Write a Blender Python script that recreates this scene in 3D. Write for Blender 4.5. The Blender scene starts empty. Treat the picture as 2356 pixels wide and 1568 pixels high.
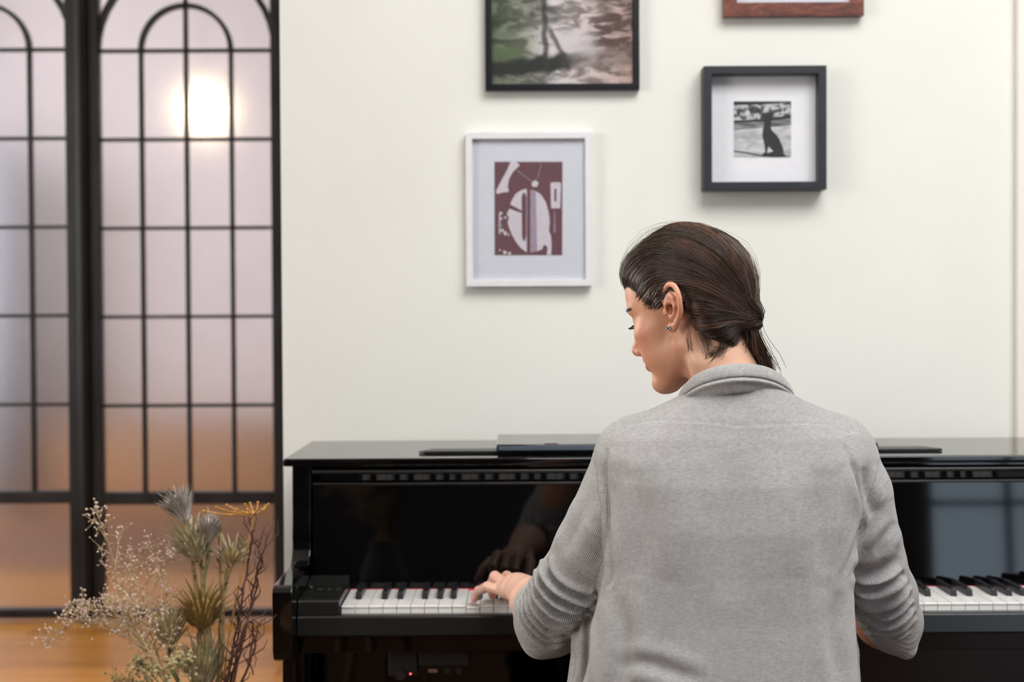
import bpy, bmesh, math, random
import numpy as np
from mathutils import Vector, Matrix

random.seed(7)
rng = np.random.default_rng(11)
SC = bpy.context.scene
COL = SC.collection
PI = math.pi

# ------------------------------------------------------------------ camera
F = 3272.0                      # focal length in pixels of the 2356 px wide frame (a 50 mm lens)
CAMZ = 1.21
PITCH = math.radians(1.12)
ROLL = math.radians(-0.30)
RM = Matrix.Rotation(PI / 2 - PITCH, 3, 'X') @ Matrix.Rotation(ROLL, 3, 'Z')
RN = np.array(RM)

cam_data = bpy.data.cameras.new('camera')
cam_data.sensor_width = 36.0
cam_data.lens = F / 2356.0 * 36.0
cam_data.clip_start = 0.05
cam_data.dof.use_dof = True
cam_data.dof.focus_distance = 1.85
cam_data.dof.aperture_fstop = 4.6
cam_data.dof.aperture_blades = 6
cam = bpy.data.objects.new('camera', cam_data)
cam.location = (0, 0, CAMZ)
cam.rotation_euler = RM.to_euler()
COL.objects.link(cam)
SC.camera = cam

def P(px, py, d):
    """world point at depth d (metres from the lens along +y) seen at a photograph position"""
    v = RM @ Vector(((px - 1178) / F, -(py - 784) / F, -1))
    return Vector((v.x * d / v.y, d, CAMZ + v.z * d / v.y))

def proj(V):
    c = (np.asarray(V) - np.array([0, 0, CAMZ])) @ RN
    return np.stack([1178 + F * c[:, 0] / -c[:, 2], 784 - F * c[:, 1] / -c[:, 2]], 1)

cy = SC.cycles                 # light paths kept short so that the full frame renders in reasonable time
cy.max_bounces = 6; cy.diffuse_bounces = 3; cy.glossy_bounces = 3; cy.transmission_bounces = 5; cy.transparent_max_bounces = 8
cy.caustics_reflective = False; cy.caustics_refractive = False
cy.adaptive_threshold = 0.15

# ------------------------------------------------------------------ world, exposure, daylight
SC.view_settings.view_transform = 'Standard'
SC.view_settings.look = 'None'
SC.view_settings.gamma = 1.0
SC.view_settings.use_curve_mapping = False
SC.view_settings.exposure = 0.08

world = bpy.data.worlds.new('world')
SC.world = world
world.use_nodes = True
bg = world.node_tree.nodes['Background']
bg.inputs[0].default_value = (0.80, 0.90, 1.0, 1)
bg.inputs[1].default_value = 1.0

def area_light(name, loc, target, sx, sy, power, color):
    l = bpy.data.lights.new(name, 'AREA')
    l.shape = 'RECTANGLE'
    l.size = sx; l.size_y = sy
    l.energy = power
    l.color = color
    o = bpy.data.objects.new(name, l)
    o.location = loc
    d = Vector(target) - Vector(loc)
    o.rotation_euler = d.to_track_quat('-Z', 'Y').to_euler()
    COL.objects.link(o)
    return o

# daylight through the roof light over the right of the room and the garden window behind the photographer
# the left, passage and far room lights are added fill behind made-up openings
area_light('roof_light_daylight', (1.25, 0.55, 3.58), (1.25, 0.55, 0), 2.5, 2.5, 152, (1.0, 0.982, 0.965))
area_light('garden_window_daylight', (3.25, -2.78, 1.45), (3.25, 2, 1.45), 2.2, 2.7, 34, (0.62, 0.80, 1.0))
area_light('left_fill_light', (-3.35, 0.3, 1.75), (0, 0.3, 1.75), 1.8, 1.9, 68, (1.0, 0.955, 0.91))  # added fill from the left, no such window known
area_light('passage_fill_light', (-3.35, 4.2, 1.75), (0, 4.2, 1.2), 1.5, 1.9, 85, (1.0, 0.95, 0.88))  # added to brighten the passage floor
area_light('far_room_fill_light', (-3.95, 7.6, 1.7), (0, 7.6, 1.7), 2.4, 2.2, 132, (0.95, 0.94, 1.0))  # added light for the room beyond the doors

# ------------------------------------------------------------------ material helpers
def srgb(r, g, b):
    f = lambda c: c / 12.92 if c <= 0.04045 else ((c + 0.055) / 1.055) ** 2.4
    return (f(r / 255), f(g / 255), f(b / 255), 1)

MATS = {}
def new_mat(name):
    m = bpy.data.materials.new(name)
    m.use_nodes = True
    MATS[name] = m
    nt = m.node_tree
    return m, nt, nt.nodes['Principled BSDF']

def tex_coord(nt, kind='Object', scale=(1, 1, 1)):
    tc = nt.nodes.new('ShaderNodeTexCoord')
    mp = nt.nodes.new('ShaderNodeMapping')
    mp.inputs['Scale'].default_value = scale
    nt.links.new(tc.outputs[kind], mp.inputs[0])
    return mp.outputs[0]

def noise(nt, vec, scale=5, detail=3, rough=0.5, dist=0):
    n = nt.nodes.new('ShaderNodeTexNoise')
    n.inputs['Scale'].default_value = scale
    n.inputs['Detail'].default_value = detail
    n.inputs['Roughness'].default_value = rough
    n.inputs['Distortion'].default_value = dist
    nt.links.new(vec, n.inputs['Vector'])
    return n.outputs['Fac']

def ramp(nt, fac, stops):
    r = nt.nodes.new('ShaderNodeValToRGB')
    e = r.color_ramp.elements
    while len(e) < len(stops): e.new(0.5)
    for i, (p, c) in enumerate(stops):
        e[i].position = p; e[i].color = c
    nt.links.new(fac, r.inputs[0])
    return r.outputs[0]

def bump(nt, fac, strength, dist, bsdf):
    b = nt.nodes.new('ShaderNodeBump')
    b.inputs['Strength'].default_value = strength
    b.inputs['Distance'].default_value = dist
    nt.links.new(fac, b.inputs['Height'])
    nt.links.new(b.outputs[0], bsdf.inputs['Normal'])
    return b

def mixc(nt, fac, a, b, mode='MIX'):
    m = nt.nodes.new('ShaderNodeMix')
    m.data_type = 'RGBA'; m.blend_type = mode
    for s, v in ((0, fac), (6, a), (7, b)):
        if hasattr(v, 'is_linked') or hasattr(v, 'links'): nt.links.new(v, m.inputs[s])
        else: m.inputs[s].default_value = v
    return m.outputs[2]

def simple(name, col, rough=0.5, vary=0.06, scale=20, metallic=0, bump_s=0, spec=0.5, sc=(1, 1, 1), coat=0):
    m, nt, b = new_mat(name)
    v = tex_coord(nt, 'Object', sc)
    n = noise(nt, v, scale, 4)
    lo = tuple(c * (1 - vary) for c in col[:3]) + (1,)
    hi = tuple(min(1, c * (1 + vary)) for c in col[:3]) + (1,)
    nt.links.new(ramp(nt, n, [(0.3, lo), (0.7, hi)]), b.inputs['Base Color'])
    b.inputs['Roughness'].default_value = rough
    b.inputs['Metallic'].default_value = metallic
    b.inputs['Specular IOR Level'].default_value = spec
    b.inputs['Coat Weight'].default_value = coat
    if bump_s: bump(nt, n, bump_s, 0.002, b)
    return m

# ------------------------------------------------------------------ mesh helpers
def link_mesh(name, me, mat, parent=None, smooth=False):
    o = bpy.data.objects.new(name, me)
    COL.objects.link(o)
    if mat is not None:
        mats = mat if isinstance(mat, (list, tuple)) else [mat]
        if not me.materials:
            for m in mats: me.materials.append(m)
    if parent is not None: o.parent = parent
    if smooth:
        me.polygons.foreach_set('use_smooth', [True] * len(me.polygons))
    return o

class MB:
    """collects shapes into ONE mesh"""
    def __init__(s): s.v = []; s.f = []; s.m = []
    def raw(s, v, f, mi=0):
        o = len(s.v)
        s.v += [tuple(x) for x in v]
        s.f += [tuple(i + o for i in q) for q in f]
        s.m += [mi] * len(f)
        return s
    def box(s, x0, x1, y0, y1, z0, z1, bev=0.0, seg=2, mi=0):
        if bev <= 0:
            v = [(x, y, z) for x in (x0, x1) for y in (y0, y1) for z in (z0, z1)]
            f = [(0, 1, 3, 2), (4, 6, 7, 5), (0, 4, 5, 1), (2, 3, 7, 6), (0, 2, 6, 4), (1, 5, 7, 3)]
            return s.raw(v, f, mi)
        bm = bmesh.new()
        bmesh.ops.create_cube(bm, size=1)
        for v in bm.verts:
            v.co = Vector((x0 + (v.co.x + .5) * (x1 - x0), y0 + (v.co.y + .5) * (y1 - y0), z0 + (v.co.z + .5) * (z1 - z0)))
        bmesh.ops.bevel(bm, geom=bm.edges[:], offset=bev, segments=seg, affect='EDGES', profile=0.5)
        return s.bm(bm, mi)
    def bm(s, bm, mi=0):
        bm.verts.index_update()
        s.raw([v.co for v in bm.verts], [[v.index for v in f.verts] for f in bm.faces], mi)
        bm.free()
        return s
    def prism_x(s, poly, x0, x1, bev=0.0, seg=2, mi=0):
        """(y, z) outline extruded along x"""
        bm = bmesh.new()
        a = [bm.verts.new((x0, y, z)) for y, z in poly]
        f = bm.faces.new(a)
        r = bmesh.ops.extrude_face_region(bm, geom=[f])
        for g in r['geom']:
            if isinstance(g, bmesh.types.BMVert): g.co.x = x1
        bmesh.ops.recalc_face_normals(bm, faces=bm.faces[:])
        if bev: bmesh.ops.bevel(bm, geom=bm.edges[:], offset=bev, segments=seg, affect='EDGES', profile=0.5, clamp_overlap=True)
        return s.bm(bm, mi)
    def prism_y(s, poly, y0, y1, bev=0.0, seg=2, mi=0):
        bm = bmesh.new()
        a = [bm.verts.new((x, y0, z)) for x, z in poly]
        f = bm.faces.new(a)
        r = bmesh.ops.extrude_face_region(bm, geom=[f])
        for g in r['geom']:
            if isinstance(g, bmesh.types.BMVert): g.co.y = y1
        bmesh.ops.recalc_face_normals(bm, faces=bm.faces[:])
        if bev: bmesh.ops.bevel(bm, geom=bm.edges[:], offset=bev, segments=seg, affect='EDGES', profile=0.5, clamp_overlap=True)
        return s.bm(bm, mi)
    def tube(s, pts, rad, n=8, mi=0, cap=True):
        pts = [Vector(p) for p in pts]
        if not hasattr(rad, '__len__'): rad = [rad] * len(pts)
        v = []; f = []
        up = Vector((0.13, 0.27, 0.95))
        prev = None
        for i, p in enumerate(pts):
            t = (pts[min(i + 1, len(pts) - 1)] - pts[max(i - 1, 0)])
            t = t.normalized() if t.length > 1e-9 else Vector((0, 0, 1))
            if prev is None:
                a = t.cross(up); a = a.normalized() if a.length > 1e-4 else Vector((1, 0, 0))
            else:
                a = (prev - t * prev.dot(t)); a = a.normalized() if a.length > 1e-6 else prev
            prev = a
            b = t.cross(a)
            for k in range(n):
                w = 2 * PI * k / n
                v.append(p + (a * math.cos(w) + b * math.sin(w)) * rad[i])
        for i in range(len(pts) - 1):
            for k in range(n):
                k2 = (k + 1) % n
                f.append((i * n + k, i * n + k2, (i + 1) * n + k2, (i + 1) * n + k))
        if cap:
            f.append(tuple(range(n - 1, -1, -1)))
            f.append(tuple((len(pts) - 1) * n + k for k in range(n)))
        return s.raw(v, f, mi)
    def lathe(s, prof, c, n=24, mi=0):
        """(r, z) outline turned about the vertical through c"""
        v = []; f = []
        for r, z in prof:
            for k in range(n):
                a = 2 * PI * k / n
                v.append((c[0] + r * math.cos(a), c[1] + r * math.sin(a), c[2] + z))
        for i in range(len(prof) - 1):
            for k in range(n):
                k2 = (k + 1) % n
                f.append((i * n + k, i * n + k2, (i + 1) * n + k2, (i + 1) * n + k))
        f.append(tuple(range(n - 1, -1, -1)))
        f.append(tuple((len(prof) - 1) * n + k for k in range(n)))
        return s.raw(v, f, mi)
    def ball(s, c, r, axis=None, n=10, m=7, mi=0):
        """ellipsoid, r = (side, side, along axis)"""
        if not hasattr(r, '__len__'): r = (r, r, r)
        q = Vector((0, 0, 1)).rotation_difference(Vector(axis).normalized()) if axis is not None else None
        v = []; f = []
        c = Vector(c)
        for i in range(m + 1):
            th = PI * i / m
            for k in range(n):
                ph = 2 * PI * k / n
                p = Vector((r[0] * math.sin(th) * math.cos(ph), r[1] * math.sin(th) * math.sin(ph), r[2] * math.cos(th)))
                if q: p = q @ p
                v.append(c + p)
        for i in range(m):
            for k in range(n):
                k2 = (k + 1) % n
                f.append((i * n + k, (i + 1) * n + k, (i + 1) * n + k2, i * n + k2))
        return s.raw(v, f, mi)
    def build(s, name, mat, parent=None, smooth=False):
        me = bpy.data.meshes.new(name)
        me.from_pydata(s.v, [], s.f)
        if isinstance(mat, (list, tuple)):
            for m in mat: me.materials.append(m)
            me.polygons.foreach_set('material_index', s.m)
        me.validate(); me.update()
        return link_mesh(name, me, mat, parent, smooth)

def tag(o, label=None, cat=None, group=None, kind=None):
    if label: o['label'] = label
    if cat: o['category'] = cat
    if group: o['group'] = group
    if kind: o['kind'] = kind
    return o

def empty(name, loc=(0, 0, 0)):
    o = bpy.data.objects.new(name, None)
    o.location = loc
    o.empty_display_size = 0.1
    COL.objects.link(o)
    return o

def thing(name, label, cat, loc=(0, 0, 0), group=None):
    """an Empty at the thing's base; parts are built in world coordinates and keep them"""
    return tag(empty(name, loc), label, cat, group)

def adopt(root):
    """parts were built in world coordinates: cancel the root's offset"""
    inv = Matrix.Translation(root.location).inverted()
    for c in root.children: c.matrix_parent_inverse = inv

def autosmooth(o, deg=35):
    me = o.data
    me.polygons.foreach_set('use_smooth', [True] * len(me.polygons))
    try: me.set_sharp_from_angle(angle=math.radians(deg))
    except Exception: pass
    wn = o.modifiers.new('weighted_normal', 'WEIGHTED_NORMAL'); wn.weight = 100; wn.keep_sharp = True
    return o

# ------------------------------------------------------------------ materials
M_wall = None
def wall_mat(name, col, vary=0.03):
    m, nt, b = new_mat(name)
    v = tex_coord(nt)
    n1 = noise(nt, v, 1.6, 5, 0.6)
    n2 = noise(nt, v, 90, 3)
    lo = tuple(c * (1 - vary) for c in col[:3]) + (1,)
    hi = tuple(min(1, c * (1 + vary)) for c in col[:3]) + (1,)
    nt.links.new(ramp(nt, n1, [(0.3, lo), (0.7, hi)]), b.inputs['Base Color'])
    b.inputs['Roughness'].default_value = 0.7
    bump(nt, n2, 0.08, 0.002, b)
    return m
M_cream = wall_mat('cream_plaster', (0.83, 0.825, 0.765, 1))
M_casing = wall_mat('cream_paint', (0.88, 0.83, 0.74, 1), 0.02)
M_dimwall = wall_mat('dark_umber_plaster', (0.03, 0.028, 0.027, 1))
M_ceil = wall_mat('white_ceiling', (0.80, 0.79, 0.76, 1))
M_sidewall = wall_mat('warm_side_plaster', (0.62, 0.57, 0.50, 1))
M_far = wall_mat('pale_mauve_plaster', (0.80, 0.74, 0.74, 1))
M_farblue = wall_mat('grey_blue_cupboard', (0.22, 0.24, 0.28, 1))

def plank_mat(name, col, vary):
    m, nt, b = new_mat(name)
    oi = nt.nodes.new('ShaderNodeObjectInfo')
    tc = nt.nodes.new('ShaderNodeTexCoord')
    mp = nt.nodes.new('ShaderNodeMapping')
    mp.inputs['Scale'].default_value = (1.2, 14, 14)
    nt.links.new(tc.outputs['Object'], mp.inputs[0])
    ad = nt.nodes.new('ShaderNodeVectorMath'); ad.operation = 'ADD'
    sc = nt.nodes.new('ShaderNodeVectorMath'); sc.operation = 'SCALE'
    sc.inputs[0].default_value = (17, 31, 11)
    nt.links.new(oi.outputs['Random'], sc.inputs['Scale'])
    nt.links.new(mp.outputs[0], ad.inputs[0]); nt.links.new(sc.outputs[0], ad.inputs[1])
    n = noise(nt, ad.outputs[0], 3, 6, 0.6, 0.4)
    lo = tuple(c * (1 - vary) for c in col[:3]) + (1,)
    hi = tuple(min(1, c * (1 + vary)) for c in col[:3]) + (1,)
    g = ramp(nt, n, [(0.25, lo), (0.75, hi)])
    r2 = ramp(nt, oi.outputs['Random'], [(0.0, (0.72, 0.66, 0.6, 1)), (1.0, (1.1, 1.1, 1.05, 1))])
    nt.links.new(mixc(nt, 1.0, g, r2, 'MULTIPLY'), b.inputs['Base Color'])
    b.inputs['Roughness'].default_value = 0.32
    bump(nt, n, 0.1, 0.001, b)
    return m
M_plank = plank_mat('honey_oak', (0.50, 0.225, 0.050, 1), 0.25)
M_floor = simple('oak_floor', (0.10, 0.045, 0.02, 1), 0.5, 0.2, 2.0, sc=(1, 12, 1))  # unseen floor, oak tone darkened to keep the piano's reflections black

M_black = simple('polished_ebony', (0.0012, 0.001, 0.0012, 1), 0.045, 0.1, 3)
M_satin = simple('satin_ebony', (0.012, 0.012, 0.011, 1), 0.28, 0.1, 6)
M_plastic = simple('black_plastic', (0.012, 0.011, 0.010, 1), 0.4, 0.15, 30)
M_white_key = simple('ivory_white', (0.86, 0.84, 0.81, 1), 0.18, 0.02, 30)
M_black_key = simple('black_key_resin', (0.014, 0.014, 0.017, 1), 0.32, 0.1, 30)
M_felt = simple('red_felt', (0.62, 0.012, 0.05, 1), 0.9, 0.15, 200)
M_steel = simple('brushed_steel', (0.55, 0.55, 0.56, 1), 0.25, 0.08, 60, metallic=1)
M_frameblack = simple('black_lacquer_frame', (0.006, 0.006, 0.008, 1), 0.35, 0.15, 20)
M_boxblack = simple('matte_black_box_frame', (0.016, 0.0175, 0.024, 1), 0.5, 0.12, 25)
M_framewhite = simple('white_lacquer_frame', (0.82, 0.81, 0.82, 1), 0.35, 0.02, 25)
M_mat = simple('white_mat_board', (0.80, 0.80, 0.83, 1), 0.8, 0.02, 60)
M_iron = simple('black_painted_iron', (0.009, 0.0085, 0.0105, 1), 0.5, 0.6, 12, bump_s=0.2, spec=0.3, sc=(1, 1, 0.3))

def emit(name, col, strength):
    m, nt, b = new_mat(name)
    b.inputs['Base Color'].default_value = (0.8, 0.8, 0.8, 1)
    n = noise(nt, tex_coord(nt), 3, 2)
    lo = tuple(c * 0.97 for c in col[:3]) + (1,)
    nt.links.new(ramp(nt, n, [(0, lo), (1, col)]), b.inputs['Emission Color'])
    b.inputs['Emission Strength'].default_value = strength
    return m

def glass_frosted():
    m, nt, b = new_mat('frosted_glass')
    n = noise(nt, tex_coord(nt), 14, 2)
    nt.links.new(ramp(nt, n, [(0, (0.93, 0.91, 0.93, 1)), (1, (0.98, 0.96, 0.97, 1))]), b.inputs['Base Color'])
    b.inputs['Transmission Weight'].default_value = 1.0
    b.inputs['Roughness'].default_value = 0.24
    b.inputs['IOR'].default_value = 1.45
    return m
M_frost = glass_frosted()

def glazing():
    m, nt, b = new_mat('picture_glass')
    out = nt.nodes['Material Output']
    tr = nt.nodes.new('ShaderNodeBsdfTransparent')
    gl = nt.nodes.new('ShaderNodeBsdfGlossy'); gl.inputs['Roughness'].default_value = 0.02
    fr = nt.nodes.new('ShaderNodeFresnel'); fr.inputs[0].default_value = 1.12
    n = noise(nt, tex_coord(nt), 4, 1)
    nt.links.new(ramp(nt, n, [(0, (0.95, 0.955, 0.97, 1)), (1, (0.97, 0.975, 0.985, 1))]), tr.inputs[0])
    mx = nt.nodes.new('ShaderNodeMixShader')
    nt.links.new(fr.outputs[0], mx.inputs[0]); nt.links.new(tr.outputs[0], mx.inputs[1]); nt.links.new(gl.outputs[0], mx.inputs[2])
    nt.links.new(mx.outputs[0], out.inputs[0])
    return m
M_glazing = glazing()

# ------------------------------------------------------------------ the room
YW = 2.95                      # face of the wall behind the piano
YD = 5.60                      # plane of the glazed doors
XE = P(648, 600, YW).x         # left end of the piano wall
XL, XR, YB, YF, ZC = -3.2, 4.4, -2.6, 9.6, 3.5

def struct(name, mb, mat, parent=None, smooth=False):
    o = mb.build(name, mat, parent, smooth)
    if parent is None: o['kind'] = 'structure'
    return o

floor = struct('floor', MB().box(XL - 1, XR + .3, YB - .3, YF + .2, -0.12, -0.003), M_floor)
# single boards where the floor comes into view
pl = 1.9; pw = 0.125
me_plank = MB().box(-pl / 2 + .001, pl / 2 - .001, -pw / 2 + .0008, pw / 2 - .0008, -0.02, 0.0, 0.0015, 1).build('plank', M_plank, floor)
first = True
row = 0
y = 3.05
while y < YF - .1:
    off = [0.0, 0.8, 0.35, 1.2][row % 4]
    x = -4.0 + off
    while x < 1.4:
        if y < YD and x - pl / 2 > XE: break
        if first: o = me_plank; first = False
        else:
            o = me_plank.copy(); COL.objects.link(o); o.parent = floor
        o.location = (x, y, 0)
        x += pl
    row += 1
    y += pw

struct('ceiling', MB().box(XL - 1, 0.0, YB - .3, YF + .2, ZC, ZC + .1).box(2.5, XR + .3, YB - .3, YF + .2, ZC, ZC + .1)
       .box(0.0, 2.5, YB - .3, -0.7, ZC, ZC + .1).box(0.0, 2.5, 1.8, YF + .2, ZC, ZC + .1), M_ceil)
XT = P(2333, 600, YW).x        # start of the casing at the right
struct('wall_piano', MB().box(XE, XR, YW, YW + .22, 0, ZC), M_cream)
struct('trim_1', MB().box(XT, XT + .10, YW - .022, YW - .001, 0, ZC, .004).box(XT + .018, XT + .082, YW - .030, YW - .02, 0, ZC, .004), M_casing)
struct('baseboard_piano', MB().box(XE, XT, YW - .016, YW - .001, 0, .09, .003), M_casing)
struct('wall_right', MB().box(XR, XR + .15, YB, YW, 0, ZC), M_sidewall)
# rear wall with the garden window
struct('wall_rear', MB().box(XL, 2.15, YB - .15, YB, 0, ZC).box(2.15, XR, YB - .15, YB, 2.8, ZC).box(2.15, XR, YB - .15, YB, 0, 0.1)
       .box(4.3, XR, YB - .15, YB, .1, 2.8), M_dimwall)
w1 = empty('window_1', (3.2, YB, .1)); w1['kind'] = 'structure'
MB().box(2.15, 2.27, YB - .1, YB - .02, .1, 2.8).box(4.2, 4.3, YB - .1, YB - .02, .1, 2.8).box(2.15, 4.3, YB - .1, YB - .02, 2.7, 2.8).box(2.15, 4.3, YB - .1, YB - .02, .1, .2).build('window_frame', M_satin, w1)
MB().box(2.68, 2.71, YB - .09, YB - .04, .2, 2.7).box(3.2, 3.23, YB - .09, YB - .04, .2, 2.7).box(3.7, 3.73, YB - .09, YB - .04, .2, 2.7)\
    .box(2.27, 4.2, YB - .09, YB - .04, .75, .78).box(2.27, 4.2, YB - .09, YB - .04, 1.4, 1.43).box(2.27, 4.2, YB - .09, YB - .04, 2.05, 2.08).build('glazing_bars', M_satin, w1)
adopt(w1)
# left wall with two added, unseen windows for the fill lights
struct('wall_left', MB().box(XL - .12, XL, YB, -.65, 0, ZC).box(XL - .12, XL, 1.25, 3.4, 0, ZC).box(XL - .12, XL, 5.0, YD, 0, ZC).box(XL - .12, XL, 3.4, 5.0, 0, .75).box(XL - .12, XL, 3.4, 5.0, 2.75, ZC).box(XL - .12, XL, -.65, 1.25, 0, .75).box(XL - .12, XL, -.65, 1.25, 2.75, ZC), M_sidewall)
w2 = empty('added_window_2', (XL, .3, .75)); w2['kind'] = 'structure'
MB().box(XL - .1, XL - .03, -.65, -.58, .75, 2.75).box(XL - .1, XL - .03, 1.18, 1.25, .75, 2.75).box(XL - .1, XL - .03, -.65, 1.25, .75, .82)\
    .box(XL - .1, XL - .03, -.65, 1.25, 2.68, 2.75).box(XL - .09, XL - .04, .28, .32, .82, 2.68).build('window_frame', M_framewhite, w2)  # frame of the added, unseen window
adopt(w2)
w4 = empty('added_window_4', (XL, 4.2, .75)); w4['kind'] = 'structure'  # unseen window, added for the passage fill light
MB().box(XL - .1, XL - .03, 3.4, 3.47, .75, 2.75).box(XL - .1, XL - .03, 4.93, 5.0, .75, 2.75).box(XL - .1, XL - .03, 3.4, 5.0, .75, .82)\
    .box(XL - .1, XL - .03, 3.4, 5.0, 2.68, 2.75).box(XL - .09, XL - .04, 4.18, 4.22, .82, 2.68).build('window_frame', M_framewhite, w4)  # frame of the added, unseen passage window
adopt(w4)
w3 = empty('window_3', (1.25, .55, ZC)); w3['kind'] = 'structure'
MB().box(0, .06, -.7, 1.8, ZC, ZC + .1).box(2.44, 2.5, -.7, 1.8, ZC, ZC + .1).box(0, 2.5, -.7, -.64, ZC, ZC + .1).box(0, 2.5, 1.74, 1.8, ZC, ZC + .1)\
    .box(1.23, 1.27, -.7, 1.8, ZC + .02, ZC + .07).build('roof_light_frame', M_framewhite, w3)
adopt(w3)

# ------------------------------------------------------------------ glazed doors with arched iron bars
def D(px, py): return P(px, py, YD)
xr0 = D(195, 700).x            # centre post
lw = D(648, 700).x - xr0       # leaf pitch
zb = 0.02
zr = [D(430, v).z for v in (117, 321, 524.5, 728, 932)]
zmid = (D(430, 1130).z, D(430, 1158).z)
zbot = (D(430, 1400).z, 0.0)
ZT = 2.92                      # top of the leaves
pitchx = (D(531, 700).x - D(325, 700).x) / 2

def arc(cx, cz, r, n=20, a0=0, a1=PI):
    return [(cx + r * math.cos(a0 + (a1 - a0) * i / n), cz + r * math.sin(a0 + (a1 - a0) * i / n)) for i in range(n + 1)]

def glazed_leaf(name, x0, x1, cx, dz):
    """one leaf between x0 and x1, arch centre cx"""
    root = empty(name, ((x0 + x1) / 2, YD, 0)); root['kind'] = 'structure'
    yb0, yb1 = YD - .018, YD + .018
    st = 0.042
    MB().box(x0, x0 + st, YD - .03, YD + .03, zb, ZT, .004).build('stile', M_iron, root)
    MB().box(x1 - st, x1, YD - .03, YD + .03, zb, ZT, .004).build('stile', M_iron, root)
    MB().box(x0 + st, x1 - st, YD - .028, YD + .028, ZT - .06, ZT, .004).build('top_rail', M_iron, root)
    MB().box(x0 + st, x1 - st, YD - .028, YD + .028, zmid[1] + dz, zmid[0] + dz, .004).build('lock_rail', M_iron, root)
    MB().box(x0 + st, x1 - st, YD - .03, YD + .03, zb, zbot[0] + dz, .004).build('bottom_rail', M_iron, root)
    xs = [cx - 2 * pitchx, cx - pitchx, cx, cx + pitchx, cx + 2 * pitchx]
    hb = .0065
    for z in zr:
        MB().box(x0 + st, x1 - st, yb0 + .004, yb1 - .004, z + dz - hb, z + dz + hb, .002, 1).build('glazing_bar', M_iron, root)
    for i in (1, 2, 3):
        top = zr[0] + dz if i != 2 else zr[0] + dz + pitchx * 2
        MB().box(xs[i] - hb * 1.05, xs[i] + hb * 1.05, yb0, yb1, zmid[0] + dz, top, .002, 1).build('glazing_bar', M_iron, root)
    for r, h in ((pitchx, .0085), (2 * pitchx - .004, .0115)):
        out = arc(cx, zr[0] + dz, r + h); inn = arc(cx, zr[0] + dz, r - h)
        mb = MB()
        for i in range(20):
            q = [out[i], out[i + 1], inn[i + 1], inn[i]]
            v = [(x, yb0, z) for x, z in q] + [(x, yb1, z) for x, z in q]
            mb.raw(v, [(0, 1, 2, 3), (7, 6, 5, 4), (0, 4, 5, 1), (2, 6, 7, 3)])
        mb.build('arched_bar', M_iron, root)
    # panes, each its own sheet
    zz = [zr[0] + dz, zr[1] + dz, zr[2] + dz, zr[3] + dz, zr[4] + dz, zmid[0] + dz]
    xe = [x0 + st, xs[1], xs[2], xs[3], x1 - st]
    g = .0025
    for j in range(5):
        for i in range(4):
            MB().box(xe[i] + g, xe[i + 1] - g, YD - .003, YD + .003, zz[j + 1] + g, zz[j] - g).build('pane', M_frost, root)
    MB().box(x0 + st + g, x1 - st - g, YD - .003, YD + .003, zbot[0] + dz + g, zmid[1] + dz - g).build('pane', M_frost, root)
    MB().box(x0 + st + g, x1 - st - g, YD - .003, YD + .003, zz[0] + g, ZT - .06).build('pane', M_frost, root)
    adopt(root)
    return root

cxr = D(428, 116).x
glazed_leaf('door_1', D(211, 700).x, D(646, 700).x + .012, cxr, 0.0)
cxl = D(68, 113).x - pitchx
glazed_leaf('door_2', 2 * cxl - D(184, 700).x, D(184, 700).x, cxl, D(68, 113).z - D(68, 117).z)
xp0, xp1 = D(185, 700).x, D(210, 700).x
struct('trim_2', MB().box(xp0, xp1, YD - .05, YD + .03, 0, ZT, .006).box(xp0 + .012, xp1 - .012, YD - .062, YD - .045, 0.02, ZT - .02, .004), M_iron)
xd0 = 2 * cxl - D(184, 700).x
struct('wall_doors', MB().box(XL - 1, xd0 - .03, YD - .06, YD + .06, 0, ZC).box(xd0 - .03, XE + .6, YD - .06, YD + .06, ZT + .01, ZC), M_sidewall)
x3 = D(646, 700).x + .013
struct('trim_3', MB().box(x3, x3 + .043, YD - .05, YD + .03, 0, ZT, .006), M_iron)
w_leaf = D(646, 700).x + .012 - D(211, 700).x
glazed_leaf('door_3', x3 + .044, x3 + .044 + w_leaf, x3 + .044 + w_leaf / 2, 0.0)
struct('trim_4', MB().box(x3 + .045 + w_leaf, XE + .6, YD - .05, YD + .05, 0, ZT + .01), M_iron)
struct('wall_passage', MB().box(XE + .001, XE + .2, YW + .221, YD - .061, 0, ZC), M_sidewall)
# the room beyond the doors
struct('wall_far', MB().box(-5, 2.4, YF, YF + .1, 0, ZC), M_far)
struct('wall_far_left', MB().box(XL - 1, XL - .9, YD + .06, 6.4, 0, ZC).box(XL - 1, XL - .9, 8.8, YF, 0, ZC).box(XL - 1, XL - .9, 6.4, 8.8, 0, .6).box(XL - 1, XL - .9, 6.4, 8.8, 2.8, ZC), M_far)
struct('wall_far_right', MB().box(1.4, 1.5, YD + .061, YF, 0, ZC), M_far)

# pendant lamp glowing behind the frosted glass
LP = P(472, 254, 7.2)
lamp = thing('pendant_lamp', 'glowing warm globe lamp seen blurred through the frosted door panes', 'lamp', LP)
MB().ball(LP, .104, n=24, m=16).build('globe', emit('warm_lamp_glass', (1.0, 0.80, 0.50, 1), 7), lamp, True)
MB().lathe([(.03, .10), (.045, .115), (.04, .15), (.008, .17), (.008, ZC - LP.z)], LP, 16).build('stem_cap', M_steel, lamp, True)
adopt(lamp)
# added dark sheet, stands in for the shaded floor behind the lower panes
shade_o = MB().box(-3.0, .9, 6.7, 8.6, .001, .012, .004).build('floor_shade_sheet', simple('floor_shade_brown', (.11, .045, .018, 1), .95, .25, 40, bump_s=.3), None)
tag(shade_o, 'brown sheet standing in for shaded floor behind the lower frosted panes', 'floor_shade_sheet')
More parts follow.
